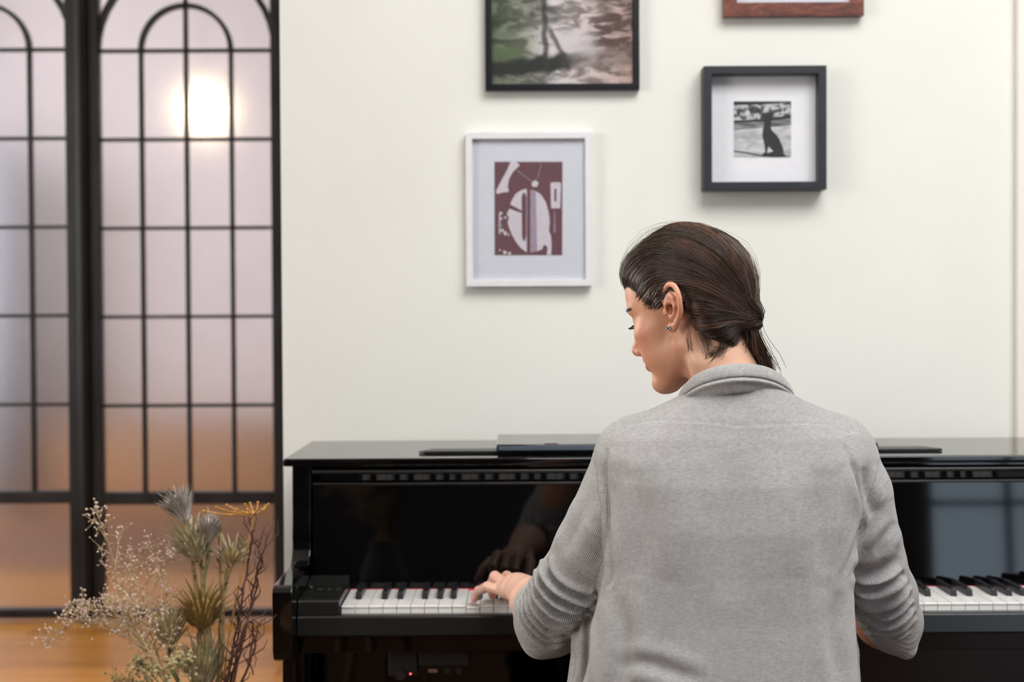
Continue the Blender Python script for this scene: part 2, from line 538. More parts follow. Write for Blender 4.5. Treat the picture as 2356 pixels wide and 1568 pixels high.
# long low wooden bench seat along the far wall, a tan band through the glass
sb = thing('bench_seat', 'long low tan wooden bench seat blurred behind the lowest small panes', 'bench', (-1.5, 9.3, 0))
m_tan = simple('tan_bench_wood', (.42, .235, .11, 1), .5, .2, 4, sc=(1, 8, 8))
MB().box(-3.08, .16, 9.0, 9.55, .50, .54, .006).build('seat_board', m_tan, sb)
for k in range(4):
    MB().box(-3.06 + k * .805, -2.275 + k * .805, 9.03, 9.52, .05, .495, .004).build('front_panel', m_tan, sb)
MB().box(-3.03, .12, 9.08, 9.5, 0.001, .05).build('plinth', m_tan, sb)
adopt(sb)
# low dark cupboard in the far room, a dim shape through the left leaf
cb = thing('cupboard', 'dim grey-blue cupboard, a blurred shape through the left door leaf', 'cupboard', (P(-10, 1000, 8.4).x, 8.9, 0))
x = P(10, 1000, 8.8).x
MB().box(x - .9, x, 8.7, 9.2, 0.06, 2.3, .01).box(x - .86, x - .04, 8.74, 9.18, 0, .06).build('body', M_farblue, cb)
for k in range(2):
    dr = MB().box(x - .89 + k * .445, x - .455 + k * .445, 8.68, 8.699, .1, 2.27, .004).build('door', M_farblue, cb)
    MB().box(x - .49 + k * .06, x - .475 + k * .06, 8.655, 8.679, 1.0, 1.2, .003).build('handle', M_steel, dr)
adopt(cb)
# ------------------------------------------------------------------ the piano
PX0, PX1 = -0.397, 1.043       # outer faces of the cheeks
KX0, KW = P(785, 1400, 2.40).x, 0.0235
KX1 = KX0 + 52 * KW
ZK = P(1178, 1391, 2.40).z     # top of the white keys
ZL = P(700, 1055, 2.54).z      # top of the lid
CT = 0.033
piano = thing('digital_piano', 'glossy black upright piano with open fallboard against the cream wall', 'piano', ((PX0 + PX1) / 2, 2.6, 0))

lid = MB().box(PX0 - .014, PX1 + .014, 2.54, 2.90, ZL - .014, ZL, .0035, 3).build('lid', M_black, piano); autosmooth(lid)
def cheek_outline():
    zt = ZL - .0145; za = P(650, 1330, 2.40).z
    za = 0.7625; zbtm = 0.634
    o = [(2.88, zt), (2.556, zt), (2.553, .86), (2.549, .815)]
    for i in range(6):           # sweep forward into the arm
        a = i / 5 * PI / 2
        o.append((2.549 - .035 * (1 - math.cos(a)), .80 - (.80 - za) * math.sin(a)))
    o += [(2.345, za), (2.336, za - .003), (2.33, za - .010)]
    o += [(2.33, zbtm + .022), (2.3365, zbtm + .0065), (2.352, zbtm)]
    o += [(2.88, zbtm)]
    return o
for x0 in (PX0, PX1 - CT):
    c = MB().prism_x(cheek_outline(), x0, x0 + CT, .0022, 2).build('cheek', M_black, piano); autosmooth(c, 30)
for x0 in (PX0 + .004, PX1 - CT + .004):
    c = MB().box(x0, x0 + CT - .008, 2.40, 2.455, .03, .633, .004).build('leg', M_black, piano); autosmooth(c)
    c = MB().box(x0, x0 + CT - .008, 2.56, 2.88, .03, .633, .003).build('side_panel', M_black, piano); autosmooth(c)
    c = MB().box(x0 - .004, x0 + CT - .004, 2.36, 2.90, 0.0, .03, .006).build('toe_block', M_black, piano); autosmooth(c)
XI0, XI1 = PX0 + CT, PX1 - CT
MB().box(XI0, XI1, 2.60, 2.615, .10, .634).build('lower_panel', M_black, piano)
MB().box(XI0, XI1, 2.865, 2.88, .05, ZL - .02).build('back_panel', M_satin, piano)
MB().box(XI0, XI1, 2.57, 2.865, .02, .10).build('bottom_board', M_black, piano)
o = MB().box(XI0, XI1, 2.405, 2.62, .634, .671, .003).build('keybed', M_black, piano)
o = MB().prism_x([(2.379, .668), (2.375, .672), (2.3775, .7005), (2.381, .7035), (2.398, .7035), (2.398, .668)], XI0 + .001, XI1 - .001, .0008, 1).build('key_slip', M_satin, piano); autosmooth(o)
MB().box(KX0, KX1, 2.41, 2.60, .671, ZK - .024).build('key_frame', M_plastic, piano)
# key blocks with the small control buttons
for (a, b) in ((XI0 + .0008, KX0 - .0015), (KX1 + .0015, XI1 - .0008)):
    kb = MB().prism_x([(2.385, .7036), (2.385, .7255), (2.388, .7285), (2.50, .7315), (2.545, .742), (2.545, .7036)], a, b, .0012, 2).build('key_block', M_satin, piano); autosmooth(kb)
    for i in range(4):
        u = a + .010 + i * .0165
        if i == 0: MB().lathe([(.0052, 0), (.0052, .005), (.0042, .0065)], (u, 2.472, .7302), 16).build('knob', M_plastic, kb, False)
        else: MB().box(u - .005, u + .005, 2.466, 2.478, .7295, .7325, .001, 1).build('button', M_plastic, kb)
# hinge stud of the fallboard
c = P(703, 1330, 2.515)
for s in (c.x, XI1 - (c.x - XI0)):
    hs = MB().tube([(s - .011, 2.52, c.z - .004), (s + .004, 2.52, c.z - .004)], .0105, 18).tube([(s - .004, 2.52, c.z), (s - .004, 2.53, c.z + .016)], .006, 12).build('hinge_stud', M_steel, piano); autosmooth(hs)

# fallboard: near-upright panel, a downward-turned lip and a rounded nosing
b0 = (2.546, ZK - .012); b1 = (2.5575, P(1178, 1112, 2.5575).z)
lipz = b1[1]
fall = MB().prism_x([b0, b1, (b1[0] + .012, b1[1]), (b0[0] + .012, b0[1])], XI0 + .004, XI1 - .004).build('fallboard', M_black, piano)
l0 = (b1[0] + .001, b1[1] + .003); l1 = (b1[0] - .0125, b1[1] + .0195)
o = MB().prism_x([l0, l1, (l1[0] + .009, l1[1] + .004), (l0[0] + .012, l0[1] + .002)], XI0 + .005, XI1 - .005).build('fallboard_lip', M_black, piano)
o = MB().tube([(XI0 + .004, l1[0] + .004, l1[1] + .004), (XI1 - .004, l1[0] + .004, l1[1] + .004)], .0042, 14).build('fallboard_nosing', M_satin, piano); autosmooth(o)
o = MB().tube([(XI0 + .004, b1[0] - .001, b1[1] + .001), (XI1 - .004, b1[0] - .001, b1[1] + .001)], .0028, 12).build('fallboard_hinge', M_satin, piano); autosmooth(o)
MB().box(XI0, XI1, 2.566, 2.58, lipz, ZL - .0145).build('upper_panel', M_black, piano)
MB().box(KX0 - .001, KX1 + .001, 2.5425, 2.5455, ZK - .006, ZK + .0006, .001, 1).build('felt_strip', M_felt, piano)

# keys: 52 white and 36 black, each its own part
pressed = {9: -.0025}
wk = None
for i in range(52):
    if wk is None:
        wk = MB().box(-.01135, .01135, 0, .15, -.0225, 0, .0009, 2).box(-.0113, .0113, -.0012, .004, -.0035, -.0006, .0005, 1).build('white_key', M_white_key, piano); autosmooth(wk); o = wk
    else:
        o = wk.copy(); COL.objects.link(o); o.parent = piano
    o.location = (KX0 + (i + .5) * KW, 2.40, ZK + pressed.get(i, 0))
bk = None
for i in range(51):
    n = i % 7                   # keyboard starts on A: A B C D E F G
    if n in (1, 4): continue
    if bk is None:
        bm = bmesh.new(); bmesh.ops.create_cube(bm, size=1)
        for v in bm.verts:
            t = v.co.z > 0; fr = v.co.y < 0
            w = .0047 if t else .0058
            v.co = Vector((math.copysign(w, v.co.x), (.009 if t else .0) if fr else .097, .0125 if t else -.012))
        bmesh.ops.bevel(bm, geom=bm.edges[:], offset=.0014, segments=3, affect='EDGES', profile=.5)
        bk = MB().bm(bm).build('black_key', M_black_key, piano); autosmooth(bk, 50); o = bk
    else:
        o = bk.copy(); COL.objects.link(o); o.parent = piano
    sh = {0: .0, 2: -.0018, 3: .0018, 5: -.0025, 6: 0.0}.get(n, 0)
    o.location = (KX0 + (i + 1) * KW + sh, 2.449, ZK)

# folded music desk on the lid
dx0, dx1 = P(1142, 1030, 2.58).x, P(2021, 1030, 2.58).x
zd = P(1178, 1022, 2.58).z
desk = MB().box(dx0, dx1, 2.58, 2.80, ZL + .0075, zd, .003, 3).build('music_desk', M_black, piano); autosmooth(desk)
MB().box(dx0 + .004, dx1 - .004, 2.5785, 2.5805, ZL + .009, zd - .003, .0008, 1).build('desk_edge_strip', simple('slate_resin', (0.085, 0.115, 0.145, 1), 0.22, .1, 10), desk)
for u in (P(1268, 1020, 2.6).x, P(1900, 1020, 2.6).x):
    MB().box(u - .012, u + .012, 2.582, 2.60, zd - .0005, zd + .003, .001, 1).build('catch', M_steel, desk)
bx0, bx1 = P(962, 1040, 2.60).x, P(2176, 1036, 2.60).x
plate = MB()
zz = ZL + .0005
pts = [(bx0, 2.622), (bx0 + .022, 2.672), (bx1 - .022, 2.672), (bx1, 2.622), (bx1 - .010, 2.618), (bx0 + .010, 2.618)]
v = [(a, b, zz) for a, b in pts] + [(a, b, zz + .0042) for a, b in pts]
n = len(pts)
plate.raw(v, [tuple(range(n - 1, -1, -1)), tuple(range(n, 2 * n))] + [(i, (i + 1) % n, n + (i + 1) % n, n + i) for i in range(n)])
plate.build('desk_prop_plate', M_plastic, desk)
# sockets hanging under the keybed
a, b = P(893, 1540, 2.42).x, P(961, 1540, 2.42).x
ctl = MB().box(a, b, 2.42, 2.50, .590, .634, .004, 2).build('volume_box', M_plastic, piano); autosmooth(ctl)
kx = P(922, 1549, 2.42)
MB().tube([(kx.x, 2.42, kx.z), (kx.x, 2.407, kx.z)], .0085, 20).build('volume_knob', M_plastic, ctl)
kx = P(944.5, 1549, 2.42)
MB().ball((kx.x, 2.419, kx.z), .0016, n=12, m=8).build('power_light', emit('red_power_led', (1.0, 0.03, 0.02, 1), 5), ctl, True)
a, b = P(963, 1540, 2.42).x, P(1080, 1540, 2.42).x
jk = MB().box(a, b, 2.42, 2.50, .6075, .634, .003, 2).build('socket_box', M_plastic, piano); autosmooth(jk)
kx = P(996, 1542, 2.42)
MB().box(kx.x - .008, kx.x + .008, 2.4185, 2.4215, kx.z - .0035, kx.z + .0035, .0008, 1).build('usb_socket', M_steel, jk)
for u in (1029, 1056):
    kx = P(u, 1541, 2.42)
    MB().tube([(kx.x, 2.421, kx.z), (kx.x, 2.4165, kx.z)], .0058, 18).build('phone_socket', M_satin, jk)
adopt(piano)

# ------------------------------------------------------------------ pictures on the wall
def ring(mb, x0, x1, z0, z1, w, y0, y1, bev=.001):
    """four mitred bars, kept as one frame"""
    o = [(x0, z0), (x1, z0), (x1, z1), (x0, z1)]
    i = [(x0 + w, z0 + w), (x1 - w, z0 + w), (x1 - w, z1 - w), (x0 + w, z1 - w)]
    bm = bmesh.new()
    vo = [bm.verts.new((x, y0, z)) for x, z in o]; vi = [bm.verts.new((x, y0, z)) for x, z in i]
    wo = [bm.verts.new((x, y1, z)) for x, z in o]; wi = [bm.verts.new((x, y1, z)) for x, z in i]
    for k in range(4):
        j = (k + 1) % 4
        bm.faces.new((vo[k], vo[j], vi[j], vi[k])); bm.faces.new((wo[j], wo[k], wi[k], wi[j]))
        bm.faces.new((vo[j], vo[k], wo[k], wo[j])); bm.faces.new((vi[k], vi[j], wi[j], wi[k]))
    bmesh.ops.recalc_face_normals(bm, faces=bm.faces[:])
    if bev: bmesh.ops.bevel(bm, geom=bm.edges[:], offset=bev, segments=2, affect='EDGES', profile=.5)
    mb.bm(bm)
    return mb

def flat_poly(mb, pts, y, mi, d):
    """flat printed patch in the picture plane, outline from photograph positions"""
    q = [P(a, b, d) for a, b in pts]
    mb.raw([(p.x, y, p.z) for p in q], [tuple(range(len(q)))], mi)

def picture(name, label, rect, thick, wpx, fmat, inner_depth, matrect=None, printmat=None, prect=None, glass=True):
    yf = YW - thick
    a, b = P(rect[0], rect[3], yf), P(rect[2], rect[1], yf)
    w = wpx * yf / F
    root = thing(name, label, 'picture', ((a.x + b.x) / 2, YW, a.z))
    fr = ring(MB(), a.x, b.x, a.z, b.z, w, yf, YW - .002).build('frame', fmat, root); autosmooth(fr)
    MB().box(a.x + w * .5, b.x - w * .5, YW - .006, YW - .003, a.z + w * .5, b.z - w * .5).build('backing_board', M_mat, root)
    yi = yf + inner_depth
    MB().box(a.x + w * .7, b.x - w * .7, yi, YW - .0065, a.z + w * .7, b.z - w * .7).build('mat_board', M_mat, root)
    if glass:
        g = MB().box(a.x + w * .8, b.x - w * .8, yi - .0042, yi - .0022, a.z + w * .8, b.z - w * .8).build('glass', M_glazing, root)
    return root, yi, a, b

# white frame with the maroon abstract print
root, yi, a, b = picture('picture_frame', 'white framed print of maroon with pale abstract shapes in a wide mat', (1073, 303, 1361, 659), .022, 15, M_framewhite, .010)
M_mar = simple('maroon_ink', srgb(116, 80, 84), .7, .08, 120)
M_pale = simple('pale_paper', srgb(226, 216, 218), .8, .05, 120)
M_lil = simple('mauve_ink', srgb(176, 158, 170), .7, .15, 160)
dp = yi
mb = MB()
y0 = yi - .0003
flat_poly(mb, [(1138, 587), (1293.5, 587), (1294, 372), (1137.5, 372)], y0, 0, dp)
y1 = y0 - .0002; y2 = y1 - .0002
flat_poly(mb, [(1175, 372), (1188, 372), (1196, 380), (1180, 395), (1171, 412), (1168, 428), (1171, 441), (1160, 442), (1143, 446), (1141, 440), (1152, 418), (1165, 394)], y1, 1, dp)
flat_poly(mb, [(1225, 418), (1232, 414), (1239, 420), (1236, 429), (1226, 430), (1223, 424)], y1, 1, dp)
# two halves of the oval
cx, cz, rx, rz = 1217, 508, 46, 75
L = [(cx - 3 + 0, cz - rz)]
lh = [(1212, 434)]
for i in range(19):
    t = PI / 2 + PI * i / 18
    lh.append((1214 + 41 * math.cos(t), cz - 74 * math.sin(t)))
lh2 = [(1212, 434), (1199, 437), (1186, 446), (1178, 460), (1174, 470), (1200, 484), (1200, 490), (1172, 480), (1166, 492), (1171, 500), (1168, 512), (1172, 525), (1178, 540), (1187, 556), (1198, 570), (1212, 580)]
flat_poly(mb, lh2[::-1], y1, 1, dp)
rh = [(1220, 436)]
rh2 = [(1220, 581), (1236, 578), (1247, 573), (1252, 562), (1260, 568), (1258, 586), (1268, 586), (1269, 565), (1268, 545), (1263, 530), (1265, 510), (1263, 490), (1256, 465), (1245, 448), (1232, 439), (1220, 436)]
flat_poly(mb, rh2, y1, 1, dp)
flat_poly(mb, [(1220, 581), (1236, 578), (1233, 440), (1220, 436)], y2, 2, dp)
# dark slot, stem and the small label shape
slot = [(1202 + 3, 555), (1209, 552), (1211, 540), (1211, 452), (1208, 444), (1204, 443), (1200, 452), (1201, 545)]
flat_poly(mb, slot, y2, 0, dp)
flat_poly(mb, [(1203.5, 545), (1207.5, 545), (1207.5, 455), (1204, 455)], y2 - .0001, 1, dp) if False else None
flat_poly(mb, [(1268, 479), (1289, 479), (1291, 422), (1288, 419), (1270, 419), (1266.5, 422)], y1, 1, dp)
flat_poly(mb, [(1275, 463), (1280, 463), (1280.5, 434), (1275.5, 434)], y2, 0, dp)
flat_poly(mb, [(1274, 535), (1278, 535), (1276.5, 485), (1275, 485)], y1, 2, dp)
for (u, v_, r) in ((1152, 490, 5), (1153, 503, 4), (1150, 518, 5), (1156, 530, 4), (1163, 536, 5), (1170, 540, 3), (1163, 500, 3), (1161, 580, 5), (1173, 583, 4), (1150, 575, 3)):
    pts = [(u + r * random.uniform(.6, 1.2) * math.cos(t), v_ + r * random.uniform(.6, 1.2) * math.sin(t)) for t in [-2 * PI * k / 7 for k in range(7)]]
    flat_poly(mb, pts, y1, 1, dp)
flat_poly(mb, [(1148, 538), (1151, 538), (1151, 490), (1148, 490)], y1, 1, dp)
flat_poly(mb, [(1188, 392), (1224, 418), (1224.6, 417), (1189, 391)], y1, 2, dp)
flat_poly(mb, [(1237, 412), (1246, 376), (1245, 375.5), (1236, 411)], y1, 2, dp)
mb.build('print', [M_mar, M_pale, M_lil], root)
adopt(root)

# deep black box frame with the photograph of a sitting dog
root, yi, a, b = picture('box_frame', 'deep black box frame with a small black and white dog photograph', (1620, 150, 1902, 437), .046, 18.5, M_boxblack, .030, glass=False)
dp = yi
mb = MB(); y0 = yi - .0004; y1 = y0 - .0003; y2 = y1 - .0003
def grey_print(name, stops, scale, sc, dist=0.6, seed=0.0):
    m, nt, bs = new_mat(name)
    n = noise(nt, tex_coord(nt, 'Object', sc), scale, 5, .55, dist)
    nt.links.new(ramp(nt, n, stops), bs.inputs['Base Color']); bs.inputs['Roughness'].default_value = .6
    return m
g = lambda v: srgb(v, v, v + 3)
M_gsky = grey_print('grey_foliage_print', [(.36, g(40)), (.47, g(70)), (.56, g(215)), (.66, g(60))], 46, (1, 1, 1.6))
M_gmid = grey_print('grey_field_print', [(.35, g(78)), (.5, g(122)), (.65, g(165))], 60, (.35, 1, 2))
M_gsand = grey_print('grey_sand_print', [(.35, g(160)), (.6, g(205))], 50, (.5, 1, 1.6))
M_gdark = grey_print('dark_dog_print', [(.3, g(30)), (.7, g(46))], 60, (1, 1, 1))
sx = (1688, 1820)
flat_poly(mb, [(1688, 276), (1820, 270), (1820, 233), (1688, 233)], y0, 0, dp)
flat_poly(mb, [(1688, 300), (1820, 288), (1820, 270), (1688, 276)], y0, 1, dp)
flat_poly(mb, [(1688, 362), (1820, 362), (1820, 288), (1688, 300)], y0, 2, dp)
flat_poly(mb, [(1688, 277), (1730, 276), (1770, 272), (1820, 264), (1820, 271), (1770, 279), (1725, 281), (1688, 283)], y1, 3, dp)
flat_poly(mb, [(1688, 242), (1760, 240), (1820, 236), (1820, 233), (1688, 233)], y1, 3, dp)
flat_poly(mb, [(1688, 346), (1720, 350), (1756, 357), (1756, 360), (1715, 353), (1688, 349)], y1, 3, dp)
dog = [(1752, 360), (1756, 352), (1760, 350), (1759.5, 338), (1757, 325), (1754, 313), (1754.5, 300), (1758, 288), (1757, 280), (1760, 272), (1758, 266), (1762, 264), (1764.5, 269), (1768, 265), (1772, 267), (1772.5, 275), (1775, 282), (1775, 288), (1772.5, 293), (1777, 301), (1786, 310), (1793, 320), (1798, 332), (1802, 342), (1802.5, 352), (1808, 358), (1818, 360), (1790, 361.5), (1770, 361)]
flat_poly(mb, dog[::-1], y2, 3, dp)
flat_poly(mb, [(1765, 352), (1772, 350), (1779, 348), (1773, 342), (1768, 337), (1766, 344)][::-1], y2 - .0003, 2, dp)
mb.build('photograph', [M_gsky, M_gmid, M_gsand, M_gdark], root)
adopt(root)

# black frame with the blurred tree photograph, cut by the top edge of the picture
root, yi, a, b = picture('picture_frame', 'black framed green and brown photograph of blurred tree shadows', (1117, -270, 1470, 208), .020, 15, M_frameblack, .006)
m, nt, bs = new_mat('tree_shadow_print')
def MN(op, a_, b_=None, c_=None):
    q = nt.nodes.new('ShaderNodeMath'); q.operation = op
    for i_, v_ in enumerate((a_, b_, c_)):
        if v_ is None: continue
        if hasattr(v_, 'links'): nt.links.new(v_, q.inputs[i_])
        else: q.inputs[i_].default_value = v_
    return q.outputs[0]
def SS(v_, lo_, hi_):
    q = nt.nodes.new('ShaderNodeMapRange'); q.interpolation_type = 'SMOOTHSTEP'
    nt.links.new(v_, q.inputs[0]); q.inputs[1].default_value = lo_; q.inputs[2].default_value = hi_
    return q.outputs[0]
tc = nt.nodes.new('ShaderNodeTexCoord'); sp = nt.nodes.new('ShaderNodeSeparateXYZ')
nt.links.new(tc.outputs['Object'], sp.inputs[0])
pa, pb = P(1134, 192, yi), P(1456, 0, yi)
U = MN('DIVIDE', MN('SUBTRACT', sp.outputs[0], pa.x), pb.x - pa.x)
V0 = MN('DIVIDE', MN('SUBTRACT', sp.outputs[2], pa.z), pb.z - pa.z)
nw = noise(nt, tex_coord(nt, 'Object', (1, 1, 1)), 30, 3, .5)
nl = noise(nt, tex_coord(nt, 'Object', (.6, 1, 1.5)), 40, 4, .55, .6)
nb_ = noise(nt, tex_coord(nt, 'Object', (.7, 1, 1.1)), 17, 3, .5, .4)
Vw = MN('MULTIPLY_ADD', MN('SUBTRACT', nw, .5), .16, V0)
Uw = MN('MULTIPLY_ADD', MN('SUBTRACT', nw, .5), .05, U)
light = ramp(nt, U, [(.0, srgb(112, 124, 92)), (.22, srgb(168, 168, 146)), (.42, srgb(236, 228, 222)), (.68, srgb(232, 214, 206)), (1, srgb(196, 162, 146))])
dark = ramp(nt, U, [(.0, srgb(38, 54, 34)), (.35, srgb(62, 62, 48)), (.6, srgb(92, 78, 68)), (1, srgb(92, 66, 56))])
f1 = SS(nl, .40, .60); f2 = SS(nb_, .34, .58)
c = mixc(nt, MN('MULTIPLY', MN('MULTIPLY_ADD', f1, .75, .25), MN('MULTIPLY_ADD', f2, .75, .25)), dark, light)
def band(v_, a0, a1, b0, b1): return MN('MULTIPLY', SS(v_, a0, a1), MN('SUBTRACT', 1.0, SS(v_, b0, b1)))
# sunlit clearing, right dark foliage, grass, path and trunk, all softly out of focus as in the photograph
c = mixc(nt, MN('MULTIPLY', MN('MULTIPLY', band(Uw, .34, .46, .66, .78), band(Vw, .24, .34, .58, .70)), .85), c, srgb(226, 216, 212))
c = mixc(nt, MN('MULTIPLY', MN('MULTIPLY', SS(Uw, .60, .80), band(Vw, .36, .50, 1.0, 1.2)), MN('MULTIPLY', SS(nl, .62, .42), .9)), c, srgb(92, 66, 58))
c = mixc(nt, MN('MULTIPLY', MN('SUBTRACT', 1.0, SS(Uw, .16, .30)), MN('MULTIPLY', band(Vw, .22, .30, .40, .52), .9)), c, srgb(96, 112, 74))
pathv = MN('SUBTRACT', Vw, MN('MULTIPLY', U, .18))
c = mixc(nt, MN('MULTIPLY', band(pathv, .04, .10, .22, .30), MN('SUBTRACT', 1.0, SS(U, .45, .78))), c, srgb(46, 46, 40))
c = mixc(nt, MN('MULTIPLY', MN('MULTIPLY', SS(U, .45, .8), band(pathv, -.02, .06, .14, .26)), .5), c, srgb(110, 92, 84))
tr1 = MN('ABSOLUTE', MN('SUBTRACT', Uw, MN('MULTIPLY_ADD', V0, -.02, .385)))
c = mixc(nt, MN('MULTIPLY', MN('SUBTRACT', 1.0, SS(tr1, .008, .034)), MN('MULTIPLY', SS(V0, .08, .2), .85)), c, srgb(54, 54, 44))
tr2 = MN('ABSOLUTE', MN('SUBTRACT', Uw, MN('MULTIPLY_ADD', V0, -.27, .585)))
c = mixc(nt, MN('MULTIPLY', MN('SUBTRACT', 1.0, SS(tr2, .008, .03)), MN('MULTIPLY', band(V0, .1, .2, .62, .75), .8)), c, srgb(62, 60, 48))
nt.links.new(c, bs.inputs['Base Color']); bs.inputs['Roughness'].default_value = .5
mb = MB(); dp = yi
flat_poly(mb, [(1128, 200), (1460, 200), (1460, -262), (1128, -262)], yi - .0003, 0, dp)
mb.build('photograph', [m], root)
adopt(root)

# dark reddish wooden frame, only its lower bar in view
m_wood, nt, bs = new_mat('reddish_burl_wood')
va = tex_coord(nt, 'Object', (1, 1, 2.5))
n1 = noise(nt, va, 22, 6, .6, 1.5)
nt.links.new(ramp(nt, n1, [(.25, srgb(58, 32, 30)), (.48, srgb(104, 58, 46)), (.72, srgb(146, 86, 66))]), bs.inputs['Base Color'])
bs.inputs['Roughness'].default_value = .35
root, yi, a, b = picture('picture_frame', 'reddish brown wooden frame at the top edge above the box frame', (1665, -380, 1988, 37), .024, 31, m_wood, .010)
mb = MB(); flat_poly(mb, [(1760, -60), (1895, -60), (1895, -300), (1760, -300)], yi - .0004, 0, yi); mb.build('print', [M_gmid], root)
adopt(root)
# ------------------------------------------------------------------ implicit surfaces (smoothly blended solids, meshed by surface nets)
def nrm(a): return np.sqrt((a * a).sum(-1))

class Field:
    def __init__(s, lo, hi, h):
        s.h = h
        s.lo = np.array(lo, float)
        s.n = np.ceil((np.array(hi) - s.lo) / h).astype(int) + 1
        s.ax = [(s.lo[i] + np.arange(s.n[i]) * h).astype(np.float32) for i in range(3)]
        s.F = np.full(s.n, 0.5, np.float32)
    def sub(s, lo, hi):
        a = np.clip(np.floor((np.array(lo) - s.lo) / s.h).astype(int), 0, s.n)
        b = np.clip(np.ceil((np.array(hi) - s.lo) / s.h).astype(int) + 1, 0, s.n)
        sl = tuple(slice(a[i], b[i]) for i in range(3))
        g = np.stack(np.meshgrid(*[s.ax[i][sl[i]] for i in range(3)], indexing='ij'), -1)
        return sl, g
    def _merge(s, sl, d, k, op):
        F = s.F[sl]
        if op == 'sub':
            a, b = -F, d
            h = np.clip(.5 + .5 * (b - a) / k, 0, 1)
            s.F[sl] = -(b * (1 - h) + a * h - k * h * (1 - h))
        else:
            h = np.clip(.5 + .5 * (d - F) / k, 0, 1)
            s.F[sl] = d * (1 - h) + F * h - k * h * (1 - h)
    def ell(s, c, r, k=.01, op='add', rot=None):
        c = np.array(c, np.float32); r = np.array(r, np.float32) * np.ones(3, np.float32)
        m = r.max() + k + 3 * s.h
        sl, g = s.sub(c - m, c + m)
        if g.size == 0: return s
        q = g - c
        if rot is not None: q = q @ np.array(rot, np.float32)
        k0 = nrm(q / r); k1 = nrm(q / (r * r)) + 1e-9
        s._merge(sl, k0 * (k0 - 1) / k1, k, op)
        return s
    def cone(s, a, b, ra, rb, k=.01, op='add'):
        a = np.array(a, np.float32); b = np.array(b, np.float32)
        m = max(ra, rb) + k + 3 * s.h
        sl, g = s.sub(np.minimum(a, b) - m, np.maximum(a, b) + m)
        if g.size == 0: return s
        ba = b - a
        t = np.clip(((g - a) @ ba) / max(float(ba @ ba), 1e-12), 0, 1)
        d = nrm(g - a - t[..., None] * ba) - (ra + (rb - ra) * t)
        s._merge(sl, d, k, op)
        return s
    def chain(s, pts, rad, k=.01, op='add'):
        if not hasattr(rad, '__len__'): rad = [rad] * len(pts)
        for i in range(len(pts) - 1): s.cone(pts[i], pts[i + 1], rad[i], rad[i + 1], k, op)
        return s
    def mesh(s):
        F = s.F; S = F < 0
        n = s.n
        idx = np.zeros(n - 1, np.int8)
        for dx in (0, 1):
            for dy in (0, 1):
                for dz in (0, 1):
                    idx += S[dx:n[0] - 1 + dx, dy:n[1] - 1 + dy, dz:n[2] - 1 + dz]
        act = (idx > 0) & (idx < 8)
        cid = np.full(n - 1, -1, np.int32)
        C = np.argwhere(act)
        cid[act] = np.arange(len(C))
        acc = np.zeros((len(C), 3)); cnt = np.zeros(len(C))
        corners = [(x, y, z) for x in (0, 1) for y in (0, 1) for z in (0, 1)]
        for a in corners:
            for ax in range(3):
                if a[ax]: continue
                b = list(a); b[ax] = 1
                fa = F[C[:, 0] + a[0], C[:, 1] + a[1], C[:, 2] + a[2]]
                fb = F[C[:, 0] + b[0], C[:, 1] + b[1], C[:, 2] + b[2]]
                cr = (fa < 0) != (fb < 0)
                t = np.where(cr, fa / np.where(cr, fa - fb, 1), 0)
                p = np.tile(np.array(a, float), (len(C), 1)); p[:, ax] += t
                acc += np.where(cr[:, None], p, 0); cnt += cr
        V = s.lo + (C + acc / cnt[:, None]) * s.h
        Q = []
        for ax in range(3):
            u, v = [(1, 2), (2, 0), (0, 1)][ax]
            sa = [slice(None)] * 3; sb = [slice(None)] * 3
            sa[ax] = slice(0, -1); sb[ax] = slice(1, None)
            ch = S[tuple(sa)] != S[tuple(sb)]
            e = np.argwhere(ch)
            ok = (e[:, u] > 0) & (e[:, v] > 0) & (e[:, u] < n[u] - 1) & (e[:, v] < n[v] - 1)
            e = e[ok]
            ins = S[tuple(e.T)]
            def cell(du, dv):
                q = e.copy(); q[:, u] -= du; q[:, v] -= dv
                return cid[tuple(q.T)]
            q = np.stack([cell(1, 1), cell(0, 1), cell(0, 0), cell(1, 0)], 1)
            q[~ins] = q[~ins][:, ::-1]
            Q.append(q)
        Q = np.concatenate(Q)
        return V, Q[(Q >= 0).all(1)]

def smooth_mesh(V, Q, it=2, lam=.5):
    E = np.concatenate([Q[:, [0, 1]], Q[:, [1, 2]], Q[:, [2, 3]], Q[:, [3, 0]]])
    E = np.concatenate([E, E[:, ::-1]])
    deg = np.bincount(E[:, 0], minlength=len(V)).astype(float)
    for _ in range(it):
        A = np.stack([np.bincount(E[:, 0], weights=V[E[:, 1], k], minlength=len(V)) for k in range(3)], 1) / np.maximum(deg, 1)[:, None]
        V = V + lam * (A - V)
    return V

def vnormals(V, Q):
    n = np.cross(V[Q[:, 2]] - V[Q[:, 0]], V[Q[:, 3]] - V[Q[:, 1]])
    N = np.zeros_like(V)
    for k in range(4):
        for c in range(3): N[:, c] += np.bincount(Q[:, k], weights=n[:, c], minlength=len(V))
    return N / (np.linalg.norm(N, axis=1)[:, None] + 1e-12)

